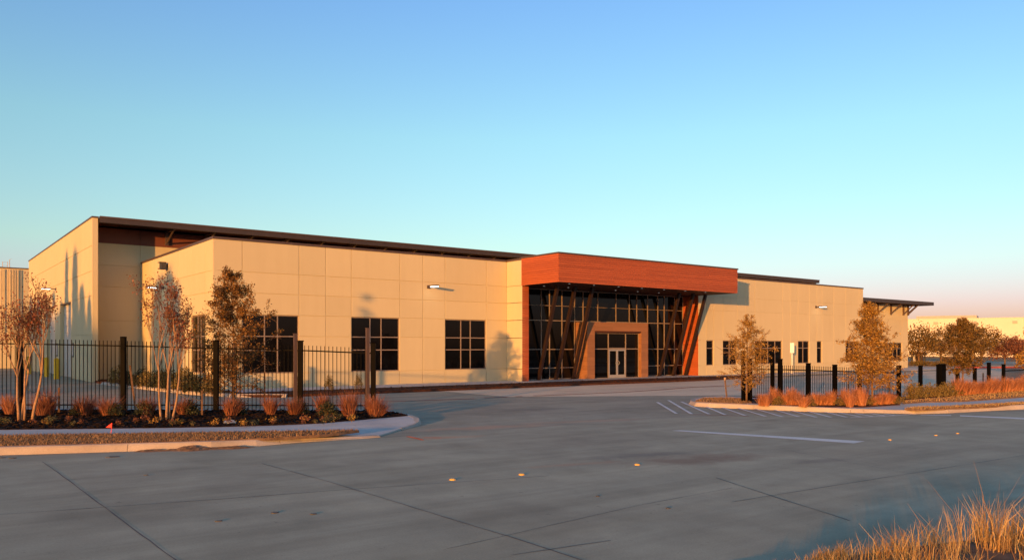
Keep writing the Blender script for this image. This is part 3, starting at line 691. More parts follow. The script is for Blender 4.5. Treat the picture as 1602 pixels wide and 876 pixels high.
# ------------------------------------------------------------------ wall lamps and small wall fittings
def wall_lamp(pl, a, z, side, label):
    b = pl.p(a, z, 0); t = thing('wall_lamp', label, 'wall lamp', (b[0], b[1], b[2]))
    m = MB(); pl.box(m, a - .10, a + .10, z - .10, z + .10, 0.0, 0.06); m.build('back_plate', 'lamp_body', t)
    m = MB(); m.bar(pl.p(a, z, .06), pl.p(a, z + .02, .42), .07); m.build('arm', 'lamp_body', t)
    m = MB(); pl.box(m, a - .16, a + .16, z - .01, z + .07, .40, 1.0); h = m.build('lamp_head', 'lamp_body', t)
    m = MB(); pl.box(m, a - .135, a + .135, z - .045, z - .011, .43, .97); m.build('lens', 'lamp_lens', h)
    return t
wall_lamp(END, 28.89 - 13.75, 6.72, 1, 'lit wall lamp on tall windowless end wall above dock doors')
wall_lamp(SIDE, 9.9, 5.85, 1, 'lit wall lamp below the black camera box on shaded side wall')
wall_lamp(FRONT, 12.9, 5.9, 1, 'lit wall lamp between two dark nine pane windows on front wall')
wall_lamp(RW, 52.2 - 36.2, 5.78, 1, 'lit wall lamp above the narrow windows right of wood canopy')
b = SIDE.p(9.05, 7.13, 0); t = thing('camera_box', 'small black camera box high on side wall above the lamp', 'camera', b)
m = MB(); SIDE.box(m, 8.95, 9.15, 7.05, 7.2, 0, .12); m.build('mount', 'sign_dark', t)
m = MB(); SIDE.box(m, 8.8, 9.3, 6.9, 7.3, .12, .40); m.build('housing', 'sign_dark', t)
m = MB(); SIDE.box(m, 8.78, 9.32, 7.3, 7.33, .12, .50); m.build('visor', 'sign_dark', t)
# bollards and dock plates
for i, (bx, by) in enumerate(((-4.6, 34.0), (-4.3, 26.2), (-4.3, 21.2))):
    t = thing('bollard', 'yellow steel bollard guarding the dock doors of the end wall', 'bollard', (bx, by, 0), 'yellow bollards by the dock doors')
    MB().tube([(bx, by, -.01), (bx, by, 1.35)], [.17, .17], 14, cap=False).build('pipe', 'yellow_paint', t, smooth=True)
    MB().tube([(bx, by, 1.35), (bx, by, 1.42), (bx, by, 1.46)], [.17, .13, .03], 14).build('cap', 'yellow_paint', t, smooth=True)
for a in (7.3, 14.6):
    pb = END.p(a, 1.2, 0); t = thing('dock_sign', 'small dark plate on end wall beside a dock door', 'sign', pb, 'dock plates')
    m = MB(); END.box(m, a - .35, a + .35, 1.5, 2.5, .002, .03); m.build('plate', 'sign_dark', t)
    for q in (-.2, .08): 
        m = MB(); END.box(m, a + q, a + q + .12, 1.6, 2.4, .031, .036); m.build('stripe', 'sign_white', t)
# parking sign before right wing
sx, sy = 46.6, -2.9
t = thing('parking_sign', 'tall pale parking sign on a post before the right wing', 'sign', (sx, sy, 0))
MB().tube([(sx, sy, 0), (sx, sy, 2.55)], [.045, .045], 8).build('post', 'sign_white', t, smooth=True)
MB().tube([(sx, sy, 0), (sx, sy, .12)], [.14, .12], 10).build('footing', 'walk', t)
d = Vector((-0.75, -0.66, 0)); sd = Vector((-d.y, d.x, 0))
pm = MB(); q = Vector((sx, sy, 0)) + d * 0.07
pm.hexa([q - sd*.16 + Vector((0, 0, 1.72)), q + sd*.16 + Vector((0, 0, 1.72)), q + sd*.16 + d*.01 + Vector((0, 0, 1.72)), q - sd*.16 + d*.01 + Vector((0, 0, 1.72)),
         q - sd*.16 + Vector((0, 0, 2.55)), q + sd*.16 + Vector((0, 0, 2.55)), q + sd*.16 + d*.01 + Vector((0, 0, 2.55)), q - sd*.16 + d*.01 + Vector((0, 0, 2.55))])
pm.build('plate', 'sign_white', t)

# ================================================================== fences
picket_me = mesh_of(MB().box(-.0095, .0095, -.0095, .0095, 0, 1), 'picket', 'fence_black')
post_me = mesh_of(MB().box(-.5, .5, -.5, .5, 0, 1), 'post', 'fence_black')
def fence(label, posts, group=None, pick=0.128, pw=0.15, skip=(), zb=0.22, thick=1.0):
    """posts: (x, y, ztop_post, ztop_picket)"""
    t = thing('fence', label, 'fence', (posts[0][0], posts[0][1], 0.1), group)
    for p in posts:
        inst('post', post_me, (p[0], p[1], 0.08), t, math.atan2(posts[-1][1]-posts[0][1], posts[-1][0]-posts[0][0]), (pw, pw, p[2] - .08))
        m = MB(); m.box(p[0]-pw*.58, p[0]+pw*.58, p[1]-pw*.58, p[1]+pw*.58, p[2], p[2]+.03); m.build('post_cap', 'fence_black', t)
    for i in range(len(posts)-1):
        if i in skip: continue
        a, b = Vector(posts[i][:2]), Vector(posts[i+1][:2]); L = (b-a).length; d = (b-a)/L; ang = math.atan2(d.y, d.x)
        z0, z1 = posts[i][3], posts[i+1][3]
        for zr0, zr1 in ((z0 - .17, z1 - .17), (zb + .10, zb + .10)):
            m = MB(); m.bar((a.x + d.x*pw/2, a.y + d.y*pw/2, zr0), (b.x - d.x*pw/2, b.y - d.y*pw/2, zr1), .032, .042); m.build('rail', 'fence_black', t)
        n = int((L - pw) / pick)
        for k in range(n):
            f = (k + .5) / n; p = a + d * (pw/2 + (L - pw) * f)
            inst('picket', picket_me, (p.x, p.y, zb - .05), t, ang, (thick, thick, z0 + (z1-z0)*f - zb + .05))
    return t
LP = [(-100, 643.5, 2.62, 2.54), (31, 642, 2.60, 2.51), (193, 642, 2.55, 2.44), (338, 642.5, 2.42, 2.36), (470, 643, 2.42, 2.29), (584, 643, 2.36, 2.20)]
fence('tall black picket fence behind the crape myrtles in the black mulch bed', [G(p[0], p[1], .13) + (p[2], p[3]) for p in LP])
for px, zt in ((462, 2.66), (575, 2.84)):
    x, y = G(px, 643.2, .13)
    t = thing('gate_guide_post', 'slim tall steel guide post beside tall picket fence end' if px > 500 else 'slim tall steel guide post midway along tall picket fence', 'post', (x, y, .1))
    MB().box(x-.05, x+.05, y-.05, y+.05, .08, zt).build('tube', 'bronze', t); MB().box(x-.06, x+.06, y-.06, y+.06, zt, zt+.02).build('cap', 'bronze', t)
RP = [(1173, 630, 1.77, 1.55), (1220.5, 629, 1.75, 1.53), (1264.5, 628.5, 1.58, 1.50), (1306, 628, 1.52, 1.46), (1345, 627.5, 1.50, 1.42), (1406, 626, 1.47, 1.37)]
fence('low black picket fence behind orange ornamental grasses near the striped pavement', [G(p[0], p[1], .1) + (p[2], p[3]) for p in RP], pick=0.075, pw=0.13, thick=0.8)
for px, zt in ((1163, 2.08), (1208.5, 1.98)):
    x, y = G(px, 630, .1)
    t = thing('gate_guide_post', 'slim dark guide post at kerb end of low fence' if px < 1200 else 'slim dark guide post beside second fence post of low fence', 'post', (x, y, .1))
    MB().box(x-.06, x+.06, y-.06, y+.06, .08, zt).build('tube', 'fence_black', t); MB().box(x-.07, x+.07, y-.07, y+.07, zt, zt+.02).build('cap', 'fence_black', t)
RP2 = [(1440, 622, 1.43, 1.3), (1468, 620, 1.45, 1.3), (1498, 618, 1.25, 1.2), (1525, 616, 1.25, 1.2), (1547, 614, 1.48, 1.3), (1570, 612, 1.38, 1.25), (1640, 605.5, 1.38, 1.25), (1730, 599, 1.38, 1.25)]
fence('open run of dark posts behind green shrubs beside the sidewalk', [G(p[0], p[1], .1) + (p[2], p[3]) for p in RP2], pick=0.10, pw=0.13, skip=(0, 1, 2, 3, 4), thick=0.8)
x, y = G(1468.5, 620, .1)
t = thing('gate_motor_post', 'wide dark gate post in the middle of the open fence run', 'post', (x + .05, y - .14, .1))
MB().box(x - .16, x + .2, y - .22, y - .07, .08, 1.47).build('cabinet', 'fence_black', t); MB().box(x - .18, x + .22, y - .24, y - .05, 1.47, 1.51).build('cap', 'fence_black', t)

# ================================================================== vegetation
def leaves(mb_pts, n_per, size, rnd, spread, aspect=0.55):
    """numpy leaf quads around the given points -> (verts, faces)"""
    P = np.repeat(np.array(mb_pts, dtype=float), n_per, axis=0); n = len(P)
    P = P + rnd.normal(0, spread, (n, 3))
    a = rnd.normal(0, 1, (n, 3)); a /= np.linalg.norm(a, axis=1)[:, None]
    b = rnd.normal(0, 1, (n, 3)); b -= a * (a * b).sum(1)[:, None]; b /= np.linalg.norm(b, axis=1)[:, None]
    s = size * rnd.uniform(0.6, 1.35, (n, 1))
    l, w = a * s * 0.5, b * s * 0.5 * aspect
    V = np.empty((n, 4, 3)); V[:, 0] = P - l; V[:, 1] = P + w; V[:, 2] = P + l; V[:, 3] = P - w
    return V.reshape(-1, 3), np.arange(n * 4).reshape(-1, 4)
def leaf_obj(name, V, Fc, mat, parent):
    me = bpy.data.meshes.new(name)
    o = np.array(wloc(parent)); V = V - o
    me.vertices.add(len(V)); me.vertices.foreach_set('co', V.ravel())
    me.loops.add(Fc.size); me.loops.foreach_set('vertex_index', Fc.ravel().astype(np.int32))
    me.polygons.add(len(Fc)); me.polygons.foreach_set('loop_start', np.arange(0, Fc.size, Fc.shape[1], dtype=np.int32))
    me.polygons.foreach_set('loop_total', np.full(len(Fc), Fc.shape[1], dtype=np.int32))
    me.update(calc_edges=True); me.materials.append(M[mat])
    ob = bpy.data.objects.new(name, me); col.objects.link(ob)
    if parent is not None: ob.parent = parent
    return ob
def wander(p, d, L, n, rnd, bend=0.12, up=0.0):
    pts = [np.array(p, float)]; d = np.array(d, float)
    for i in range(n):
        d = d + rnd.normal(0, bend, 3) + np.array((0, 0, up)); d /= np.linalg.norm(d); pts.append(pts[-1] + d * L / n)
    return pts, d
def crape_myrtle(loc, h, seed, label, stems, leaf_n=6):
    rnd = np.random.default_rng(seed); z0 = loc[2]; t = thing('crape_myrtle', label, 'tree', loc)
    wood = MB(); twig = MB(); tips = []
    for (sx_, sy_, lean, az, r0) in stems:
        d = np.array((math.cos(az)*lean, math.sin(az)*lean, 1.0)); d /= np.linalg.norm(d)
        pts, d1 = wander((loc[0]+sx_, loc[1]+sy_, z0-.03), d, h*rnd.uniform(.30, .40), 6, rnd, .035)
        wood.tube(pts, [r0*(1-.35*i/6) for i in range(7)], 7)
        def split(p, d, r, L, lev):
            k = 3 if lev < 2 else (2 if rnd.random() < .5 else 3)
            for q in range(k):
                a = rnd.uniform(0, 6.283); sp = rnd.uniform(.12, .34) if lev < 2 else rnd.uniform(.2, .5)
                dd = d + np.array((math.cos(a)*sp, math.sin(a)*sp, rnd.uniform(.0, .25))); dd /= np.linalg.norm(dd)
                n = 4; pp, de = wander(p, dd, L*rnd.uniform(.55, 1.3), n, rnd, .07, .05)
                mbx = wood if lev < 2 else twig
                mbx.tube(pp, [max(.004, r*(1-.5*i/n)) for i in range(n+1)], 5 if lev < 2 else 4, cap=False)
                if rnd.random() < .62: tips.extend([pp[2], pp[4]] if lev >= 2 else [pp[3]] if lev == 1 else [])
                if lev < 3: split(pp[-1 if rnd.random() < .6 else 2], de, r*.55, L*.72, lev+1)
        split(pts[-1], d1, r0*.55, h*.26, 0)
    wood.build('trunk', 'bark_pale', t, smooth=True); tw = twig.build('branches', 'bark', t, kind='stuff')
    V, Fc = leaves(tips, leaf_n, .066, rnd, .075); leaf_obj('crown', V, Fc, 'leaf_myrtle', t)
    return t
def young_tree(loc, h, w, seed, label, leafmat, dens=1.0, base=.2, leaf=.075, group=None, name='young_tree', shape=0.8, nbr=64, group_cat='tree', trunk_r=None):
    rnd = np.random.default_rng(seed); z0 = loc[2]; t = thing(name, label, group_cat, loc, group)
    wood = MB(); twig = MB(); tips = []; r0 = trunk_r or .012 * h
    n = 10; tp = [np.array((loc[0], loc[1], z0-.03))]; d = np.array((0, 0, 1.0))
    for i in range(n):
        d = d + rnd.normal(0, .02, 3); d /= np.linalg.norm(d); tp.append(tp[-1] + d*h*.97/n)
    wood.tube(tp, [max(.006, r0*(1 - .92*i/n)) for i in range(n+1)], 8)
    for q in range(nbr):
        f = base + (0.97-base) * ((q + rnd.random()) / nbr); k = f * n; i = min(int(k), n-1); p = tp[i] + (tp[i+1]-tp[i])*(k-i)
        g_ = (f-base)/(1-base); prof = math.sin(math.pi*min(1, (g_*.86 + .14))**shape) ** .75
        L = max(.12*w, w*.5*prof*rnd.uniform(.62, 1.15)); a = q*2.399 + rnd.normal(0, .3)
        dd = np.array((math.cos(a), math.sin(a), rnd.uniform(.18, .6) + .5*g_)); dd /= np.linalg.norm(dd)
        pp, de = wander(p, dd, L, 5, rnd, .10, .02)
        br = max(.005, r0*.33*(1-f*.7)); (wood if L > .3*w else twig).tube(pp, [br*(1-.75*j/5) for j in range(6)], 5, cap=False)
        lf = rnd.choice([.35, .8, 1.1, 1.5])
        for s in range(int(5 + 7*L/w*dens)):
            j = rnd.integers(1, 6); o = pp[j]; sd_ = de*rnd.uniform(.2, .9) + rnd.normal(0, .5, 3); sd_ /= np.linalg.norm(sd_)
            sp, _ = wander(o, sd_, L*rnd.uniform(.22, .45), 3, rnd, .15)
            twig.tube(sp, [.006, .0055, .005, .004], 3, cap=False)
            if rnd.random() < lf*.7: tips.extend(list(sp[1:]) + ([sp[3], sp[2]] if lf > 1 else []))
        if lf > .5: tips.extend(pp[3:])
    wood.build('trunk', 'bark', t, smooth=True); twig.build('branches', 'bark', t, kind='stuff')
    V, Fc = leaves(tips, max(1, int(round(4*dens))), leaf, rnd, .055*w/3); leaf_obj('crown', V, Fc, leafmat, t)
    return t
def round_tree(loc, h, w, seed, label, leafmat, group=None, clear=.3, n_clump=70, per=70, leaf=.16, name='broad_tree', squash=.8, point=False):
    rnd = np.random.default_rng(seed); t = thing(name, label, 'tree', loc, group); z0 = loc[2]
    wood = MB(); ch = h*(1-clear); cc = np.array((loc[0], loc[1], z0 + h*clear + ch*.5))
    wood.tube([(loc[0], loc[1], z0-.05), (loc[0]+.05, loc[1], z0+h*clear*.6), (loc[0], loc[1]+.05, z0+h*.6)], [h*.03, h*.022, h*.010], 8)
    cl = []
    for k in range(n_clump):
        v = rnd.normal(0, 1, 3); v /= np.linalg.norm(v); rr = rnd.uniform(.35, 1.0)**.6
        if point:
            f = rnd.random()**.75; rad = w*.5*(1-f)**.85*rnd.uniform(.3, 1.0) + .08; a = rnd.uniform(0, 6.283)
            c_ = np.array((loc[0]+math.cos(a)*rad, loc[1]+math.sin(a)*rad, z0+h*clear+ch*f*rnd.uniform(.97, 1.0)))
        else: c_ = cc + v*rr*np.array((w*.5, w*.5, ch*.5))*.88
        cl.append(c_)
        if k % 3 == 0 and not point:
            b0 = np.array((loc[0], loc[1], z0+h*clear*rnd.uniform(.7, 1.3))); md = (b0+c_)/2 + rnd.normal(0, .1, 3)
            wood.tube([b0, md, c_], [h*.010, h*.006, h*.002], 4, cap=False)
    wood.build('trunk', 'bark', t, smooth=True)
    V, Fc = leaves(cl, per, leaf, rnd, w*.075 if not point else w*.06, .7); leaf_obj('crown', V, Fc, leafmat, t)
    return t

# crape myrtles in the front bed
x, y = G(36, 657.5, .16)
crape_myrtle((x, y, .16), 4.0, 11, 'bare multi stem crape myrtle by the end wall and its yellow bollards',
    [(-.10, .0, .10, 2.6, .04), (-.04, .05, .03, 1.0, .038), (.03, -.03, .05, -.5, .036), (.22, -.06, .16, -.6, .045)])
x, y = G(262, 656.5, .16)
crape_myrtle((x, y, .16), 3.85, 23, 'bare crape myrtle with pale stems before the shaded recess wall',
    [(-.16, .02, .13, 2.3, .034), (-.02, .0, .02, 2.0, .042), (.05, .04, .07, -.3, .034), (.12, -.03, .15, -.6, .036)])
# oak behind the fence at the corner, and the trees of the right bed
x, y = G(366, 633, .12); 
young_tree((x, y, .1), 5.05, 3.0, 5, 'brown leaved young oak staked before the corner window', 'leaf_oak', 1.9, .12, .074, shape=.55, nbr=84)
x, y = G(1168, 629.5, .16); young_tree((x, y, .16), 3.3, 2.0, 8, 'thin golden leaved tree beside the guide post at kerb end', 'leaf_gold', 1.5, .16, .048, shape=.62, nbr=62)
x, y = G(1365, 630, .16); young_tree((x, y, .16), 3.7, 2.5, 9, 'pointed golden brown tree standing in front of the low fence', 'leaf_gold', 2.2, .13, .062, shape=.52, nbr=84)
x, y = G(1506, 616.5, .16); young_tree((x, y, .16), 3.3, 2.1, 10, 'round olive brown tree with slim trunk beside the open fence run', 'leaf_bg', 2.0, .28, .07, shape=.78, nbr=76)
# trees beyond the parking lot
bgt = [(1437, 572, 4.7, 5.2, 'leaf_bg', 'olive brown tree hugging the far corner of the pavilion'), (1472, 571, 4.7, 4.6, 'leaf_bg', 'olive spreading tree with forked trunk before the far yellow wall'),
       (1535, 572, 4.6, 4.6, 'leaf_bg', 'olive broad tree behind the round olive tree'), (1572, 571, 3.3, 4.6, 'leaf_rust', 'low rust coloured tree before the far yellow wall'), (1594, 570, 3.4, 3.2, 'leaf_rust', 'small rust coloured tree behind the picket fence end')]
for i, (px, py, h_, w_, lm, lab) in enumerate(bgt):
    x, y = G(px, py); round_tree((x, y, 0), h_, w_, 40 + i, lab, lm, None, .28, 62, 58, .19)
x, y = G(1612, 585); round_tree((x, y, 0), 4.0, 2.2, 60, 'tall loose evergreen at the far end of picket fence', 'leaf_gold', None, .1, 60, 40, .16, point=True)

# ornamental grasses and shrubs
def clump_mesh(name, mat, h, w, n, seed, flare=.5, bw=.010):
    rnd = np.random.default_rng(seed); V = []; Fc = []
    for k in range(n):
        a = rnd.uniform(0, 6.283); r = w*.22*math.sqrt(rnd.random()); L = h*rnd.uniform(.6, 1.1); out = flare*rnd.uniform(.05, 1.0)*w
        b = np.array((math.cos(a)*r, math.sin(a)*r, -.02)); tip = b + np.array((math.cos(a)*out, math.sin(a)*out, L)) + rnd.normal(0, .055, 3); mid = b*.5 + tip*.5 + np.array((-math.cos(a)*out*.18, -math.sin(a)*out*.18, L*.06)) + rnd.normal(0, .018, 3)
        sd_ = np.array((-math.sin(a + rnd.normal(0, .8)), math.cos(a), 0))*bw*rnd.uniform(.7, 1.3); i = len(V)
        V += [b-sd_, b+sd_, mid-sd_*.8, mid+sd_*.8, tip]; Fc += [(i, i+1, i+3, i+2), (i+2, i+3, i+4)]
    me = bpy.data.meshes.new(name); me.from_pydata([tuple(v) for v in V], [], Fc); me.materials.append(M[mat]); return me
def shrub_mesh(name, mat, h, w, n, seed, leaf=.05):
    rnd = np.random.default_rng(seed); pts = []
    for k in range(n):
        v = rnd.normal(0, 1, 3); v /= np.linalg.norm(v); v[2] = abs(v[2]); rr = rnd.uniform(.3, 1)**.5
        pts.append((v[0]*rr*w*.5, v[1]*rr*w*.5, .04 + v[2]*rr*h*.92))
    V, Fc = leaves(pts, 6, leaf, rnd, .035, .6); me = bpy.data.meshes.new(name); me.from_pydata(V.tolist(), [], Fc.tolist()); me.materials.append(M[mat]); return me
def stem_mesh(name, h, w, seed):
    rnd = np.random.default_rng(seed); mb = MB()
    for k in range(7):
        a = rnd.uniform(0, 6.28); mb.tube([(0, 0, -.03), (math.cos(a)*w*.12, math.sin(a)*w*.12, h*.4), (math.cos(a)*w*.3, math.sin(a)*w*.3, h*.8)], [.010, .008, .004], 4, cap=False)
    return mesh_of(mb, name, 'bark')
GR = [clump_mesh('blades', 'grass_red', .64, .62, 420, s, .72, .006) for s in (1, 2, 3)]
GO = [clump_mesh('blades', 'grass_orange', .58, .46, 420, s, .5, .007) for s in (4, 5, 6)]
DK = [shrub_mesh('foliage', 'leaf_dark', .42, .6, 160, s) for s in (7, 8)]
OL = [shrub_mesh('foliage', 'leaf_olive', .5, .7, 150, s) for s in (9, 10)]
BASE = mesh_of(MB().tube([(0, 0, -.02), (0, 0, .05)], [.10, .05], 7), 'root_crown', 'mulch')
STEM = stem_mesh('stems', .42, .6, 3)
def plant(name, label, group, cat, me, x, y, z, s, rz, base):
    t = thing(name, label, cat, (x, y, z), group); t.rotation_euler = (0, 0, rz); t.scale = s
    for n_, m_ in ((me.name.split('.')[0], me), (base.name.split('.')[0], base)):
        o = bpy.data.objects.new(n_, m_); col.objects.link(o); o.parent = t
    return t
rnd = random.Random(12)
for i, px in enumerate((-40, 15, 66, 76, 124, 132, 170, 181, 226, 232, 287, 296, 362, 372, 424, 462, 468, 507, 512, 548, 586, 590)):
    x, y = G(px, 648.5 + rnd.uniform(-1.5, 1.5) + (1.5 if px > 540 else 0), .17); s = rnd.uniform(.85, 1.2)
    if px in (124, 181, 226, 296, 372, 468, 512): plant('dark_shrub', 'low dark green shrub among red grasses of the black mulch bed', 'dark shrubs in the black bed', 'shrub', rnd.choice(DK), x, y, .16, (s, s, s), rnd.uniform(0, 6), STEM)
    else: plant('ornamental_grass', 'reddish brown ornamental grass clump in the black mulch bed', 'red grass clumps in the black bed', 'grass clump', rnd.choice(GR), x, y, .16, (s*rnd.uniform(.7, 1.25), s*rnd.uniform(.7, 1.25), s*rnd.uniform(.7, 1.3)), rnd.uniform(0, 6), BASE).rotation_euler = (rnd.uniform(-.14, .14), rnd.uniform(-.14, .14), rnd.uniform(0, 6))
for i in range(24):
    px = 1190 + (1406-1190)*i/23 + rnd.uniform(-2, 2); py = 632.6 + rnd.uniform(-1.8, 1.6) + (1.4 if 1230 < px < 1350 else 0); x, y = G(px, py, .16); s = rnd.uniform(.8, 1.15)
    if i % 5 == 3: plant('olive_shrub', 'low olive shrub among orange grasses before the low fence', 'olive shrubs in the right bed', 'shrub', rnd.choice(OL), x, y, .15, (s*.75, s*.75, s*.7), rnd.uniform(0, 6), STEM)
    else: plant('ornamental_grass', 'bright orange ornamental grass clump before the low picket fence', 'orange grass clumps before the low fence', 'grass clump', rnd.choice(GO), x, y, .15, (s*rnd.uniform(.7, 1.2), s*rnd.uniform(.7, 1.2), s*rnd.uniform(.65, 1.2)), rnd.uniform(0, 6), BASE).rotation_euler = (rnd.uniform(-.14, .14), rnd.uniform(-.14, .14), rnd.uniform(0, 6))
for i in range(13):
    px = 1421 + (1500-1421)*i/12; x, y = G(px, 623.8 - (px-1421)*.075 + rnd.uniform(-.8, .3), .16); s = rnd.uniform(.8, 1.1)
    plant('olive_shrub', 'olive green shrub in the row before the open fence posts', 'olive shrubs before the open fence', 'shrub', rnd.choice(OL), x, y, .15, (s*rnd.uniform(.6, 1.0), s*rnd.uniform(.6, 1.0), s*rnd.uniform(.9, 1.45)), rnd.uniform(0, 6), STEM)
for i in range(30):
    px = 1497 + (1680-1497)*i/29; x, y = G(px, 618.2 - (px-1497)*.077 + rnd.uniform(-.5, .5), .16); s = rnd.uniform(.9, 1.15)
    plant('ornamental_grass', 'orange ornamental grass clump in the hedge beside the sidewalk', 'orange grass hedge by the sidewalk', 'grass clump', rnd.choice(GO), x, y, .15, (s*rnd.uniform(.9, 1.4), s*rnd.uniform(.9, 1.4), s*rnd.uniform(.8, 1.25)), rnd.uniform(0, 6), BASE)
for i, (px, py) in enumerate(((186, 601), (200, 603), (216, 604.5), (232, 606), (250, 608), (268, 609), (286, 612), (300, 613), (318, 614.5), (332, 616), (225, 600), (260, 604), (288, 607))):
    x, y = G(px, py, .1); s = rnd.uniform(1.0, 1.5)
    if i % 3 == 0: plant('olive_shrub', 'olive leaved shrub in the curved bed by the side wall', 'olive shrubs by the side wall', 'shrub', rnd.choice(OL), x, y, .1, (s*1.2, s*1.2, s*1.6), rnd.uniform(0, 6), STEM)
    else: plant('dark_shrub', 'dark green evergreen shrub in the curved bed by the side wall', 'evergreen shrubs by the side wall', 'shrub', rnd.choice(DK), x, y, .1, (s*1.3, s*1.3, s*1.7), rnd.uniform(0, 6), STEM)
for i in range(10):
    x = 2.4 + i*1.6; 
    if x < 6.5 : plant('foundation_shrub', 'small upright shrub in the bed under the front windows', 'shrubs under the front windows', 'shrub', rnd.choice(OL), x, -5.3, .1, (.7, .7, 1.5), rnd.uniform(0, 6), STEM)
for i in range(9):
    x, y = G(1426 + i*9, 572.5 + rnd.uniform(-.5, .5)); plant('hedge_shrub', 'low shrub in the row under the far trees', 'low hedge under the far trees', 'shrub', rnd.choice(OL), x, y, 0, (2.0, 2.0, 1.3), rnd.uniform(0, 6), STEM)
# small winter annuals dotted over the black mulch
SM = [shrub_mesh('foliage', m_, .14, .16, 12, s, .045) for m_, s in (('leaf_gold', 21), ('leaf_rust', 22), ('leaf_green', 23))]
for i in range(46):
    px = rnd.uniform(0, 560); py = 661 + rnd.uniform(-1, 5.5) - max(0, px-380)*.030; x, y = G(px, py, .17); s = rnd.uniform(.6, 1.25)
    plant('bedding_plant', 'tiny bedding plant dotted over the black mulch', 'bedding plants on the black mulch', 'plant', rnd.choice(SM), x, y, .165, (s, s, s), rnd.uniform(0, 6), STEM).children[1].scale = (.2, .2, .2)
# a pale rock in the bed
def rock(px, py, r, label):
    x, y = G(px, py, .17); mb = MB(); rr = random.Random(px)
    nu, nv = 9, 5
    for j in range(nv+1):
        for i in range(nu):
            a = 2*math.pi*i/nu; b_ = math.pi*.5*j/nv; q = r*rr.uniform(.8, 1.15); mb.v.append((x+math.cos(a)*math.cos(b_)*q*1.3, y+math.sin(a)*math.cos(b_)*q, .15+math.sin(b_)*q*.7))
    for j in range(nv):
        for i in range(nu): mb.f.append((j*nu+i, j*nu+(i+1) % nu, (j+1)*nu+(i+1) % nu, (j+1)*nu+i))
    mb.f.append(tuple(nv*nu+i for i in range(nu)))
    tag(mb.build('rock', 'rock'), label, 'rock')
rock(359, 661, .14, 'pale rock lying on the black mulch near the fence')

# grass as stuff: verges, dry bank
def grass_field(name, mat, pts, h, n, seed, z, label, bw=.006, lean=.6, clump=None):
    rnd = np.random.default_rng(seed); poly = [tuple(p) for p in pts]
    tris = tessellate_polygon([[Vector((p[0], p[1], 0)) for p in poly]]); T = [[np.array(poly[i]) for i in t] for t in tris]
    ar = np.array([abs((t[1][0]-t[0][0])*(t[2][1]-t[0][1]) - (t[2][0]-t[0][0])*(t[1][1]-t[0][1])) for t in T]); ar /= ar.sum()
    idx = rnd.choice(len(T), n, p=ar); A = np.array([[t[0], t[1], t[2]] for t in T])[idx]
    r1 = np.sqrt(rnd.random((n, 1))); r2 = rnd.random((n, 1)); P = A[:, 0]*(1-r1) + A[:, 1]*(r1*(1-r2)) + A[:, 2]*(r1*r2)
    return grass_mesh(name, mat, P, np.full(n, z), h, rnd, bw, lean)
def grass_mesh(name, mat, P, Z, h, rnd, bw, lean, hk=None):
    n = len(P); a = rnd.uniform(0, 6.283, n); L = h*rnd.uniform(.4, 1.25, n)*(1 if hk is None else hk); ln = lean*L*rnd.uniform(.1, 1, n)
    fa = rnd.uniform(0, 6.283, n); s = np.stack([np.cos(fa), np.sin(fa), np.zeros(n)], 1)*(bw*rnd.uniform(.6, 1.3, n))[:, None]
    b = np.stack([P[:, 0], P[:, 1], Z-.01], 1); dr = np.stack([np.cos(a), np.sin(a), np.zeros(n)], 1)
    m = b + dr*(ln*.35)[:, None]; m[:, 2] += L*.6; t = b + dr*ln[:, None]; t[:, 2] += L
    V = np.empty((n, 6, 3)); V[:, 0] = b-s; V[:, 1] = b+s; V[:, 2] = m+s*.8; V[:, 3] = m-s*.8; V[:, 4] = t+s*.15; V[:, 5] = t-s*.15
    k = np.arange(n)[:, None]*6; Fc = np.concatenate([k + np.array([[0, 1, 2, 3]]), k + np.array([[3, 2, 4, 5]])], 0)
    o = leaf_obj(name, V.reshape(-1, 3), Fc, mat, None) if False else None
    me = bpy.data.meshes.new(name); VV = V.reshape(-1, 3)
    me.vertices.add(len(VV)); me.vertices.foreach_set('co', VV.ravel()); me.loops.add(Fc.size); me.loops.foreach_set('vertex_index', Fc.ravel().astype(np.int32))
    me.polygons.add(len(Fc)); me.polygons.foreach_set('loop_start', np.arange(0, Fc.size, 4, dtype=np.int32)); me.polygons.foreach_set('loop_total', np.full(len(Fc), 4, dtype=np.int32))
    me.update(calc_edges=True); me.materials.append(M[mat]); ob = bpy.data.objects.new(name, me); col.objects.link(ob); ob['kind'] = 'stuff'
    return ob
def stuff(o, label, cat): o['label'] = label; o['category'] = cat; return o
vp = [G(p[0], p[1], .165) for p in VERGE_L if p[0] > -100] + [G(-100, 700, .165)]; vp = [G(-100, 683.6, .165)] + vp
stuff(grass_field('verge_grass', 'grass_verge', vp, .055, 22000, 1, .165, '', .006, .9), 'short dormant turf on the verge along the kerb', 'grass')
for v, n, s in ((VERGE_R1, 12000, 2), (VERGE_R2, 9000, 3), (VERGE_R3, 3000, 4)):
    stuff(grass_field('verge_grass', 'grass_dry' if s < 4 else 'grass_verge', [G(p[0], p[1], .165) for p in v], .055, n, s, .165, '', .007, .9), ('dormant turf between the sidewalk and orange grasses', 'dormant turf strip between sidewalk and far kerb', 'dormant turf patch at the kerb tip')[s-2], 'grass')
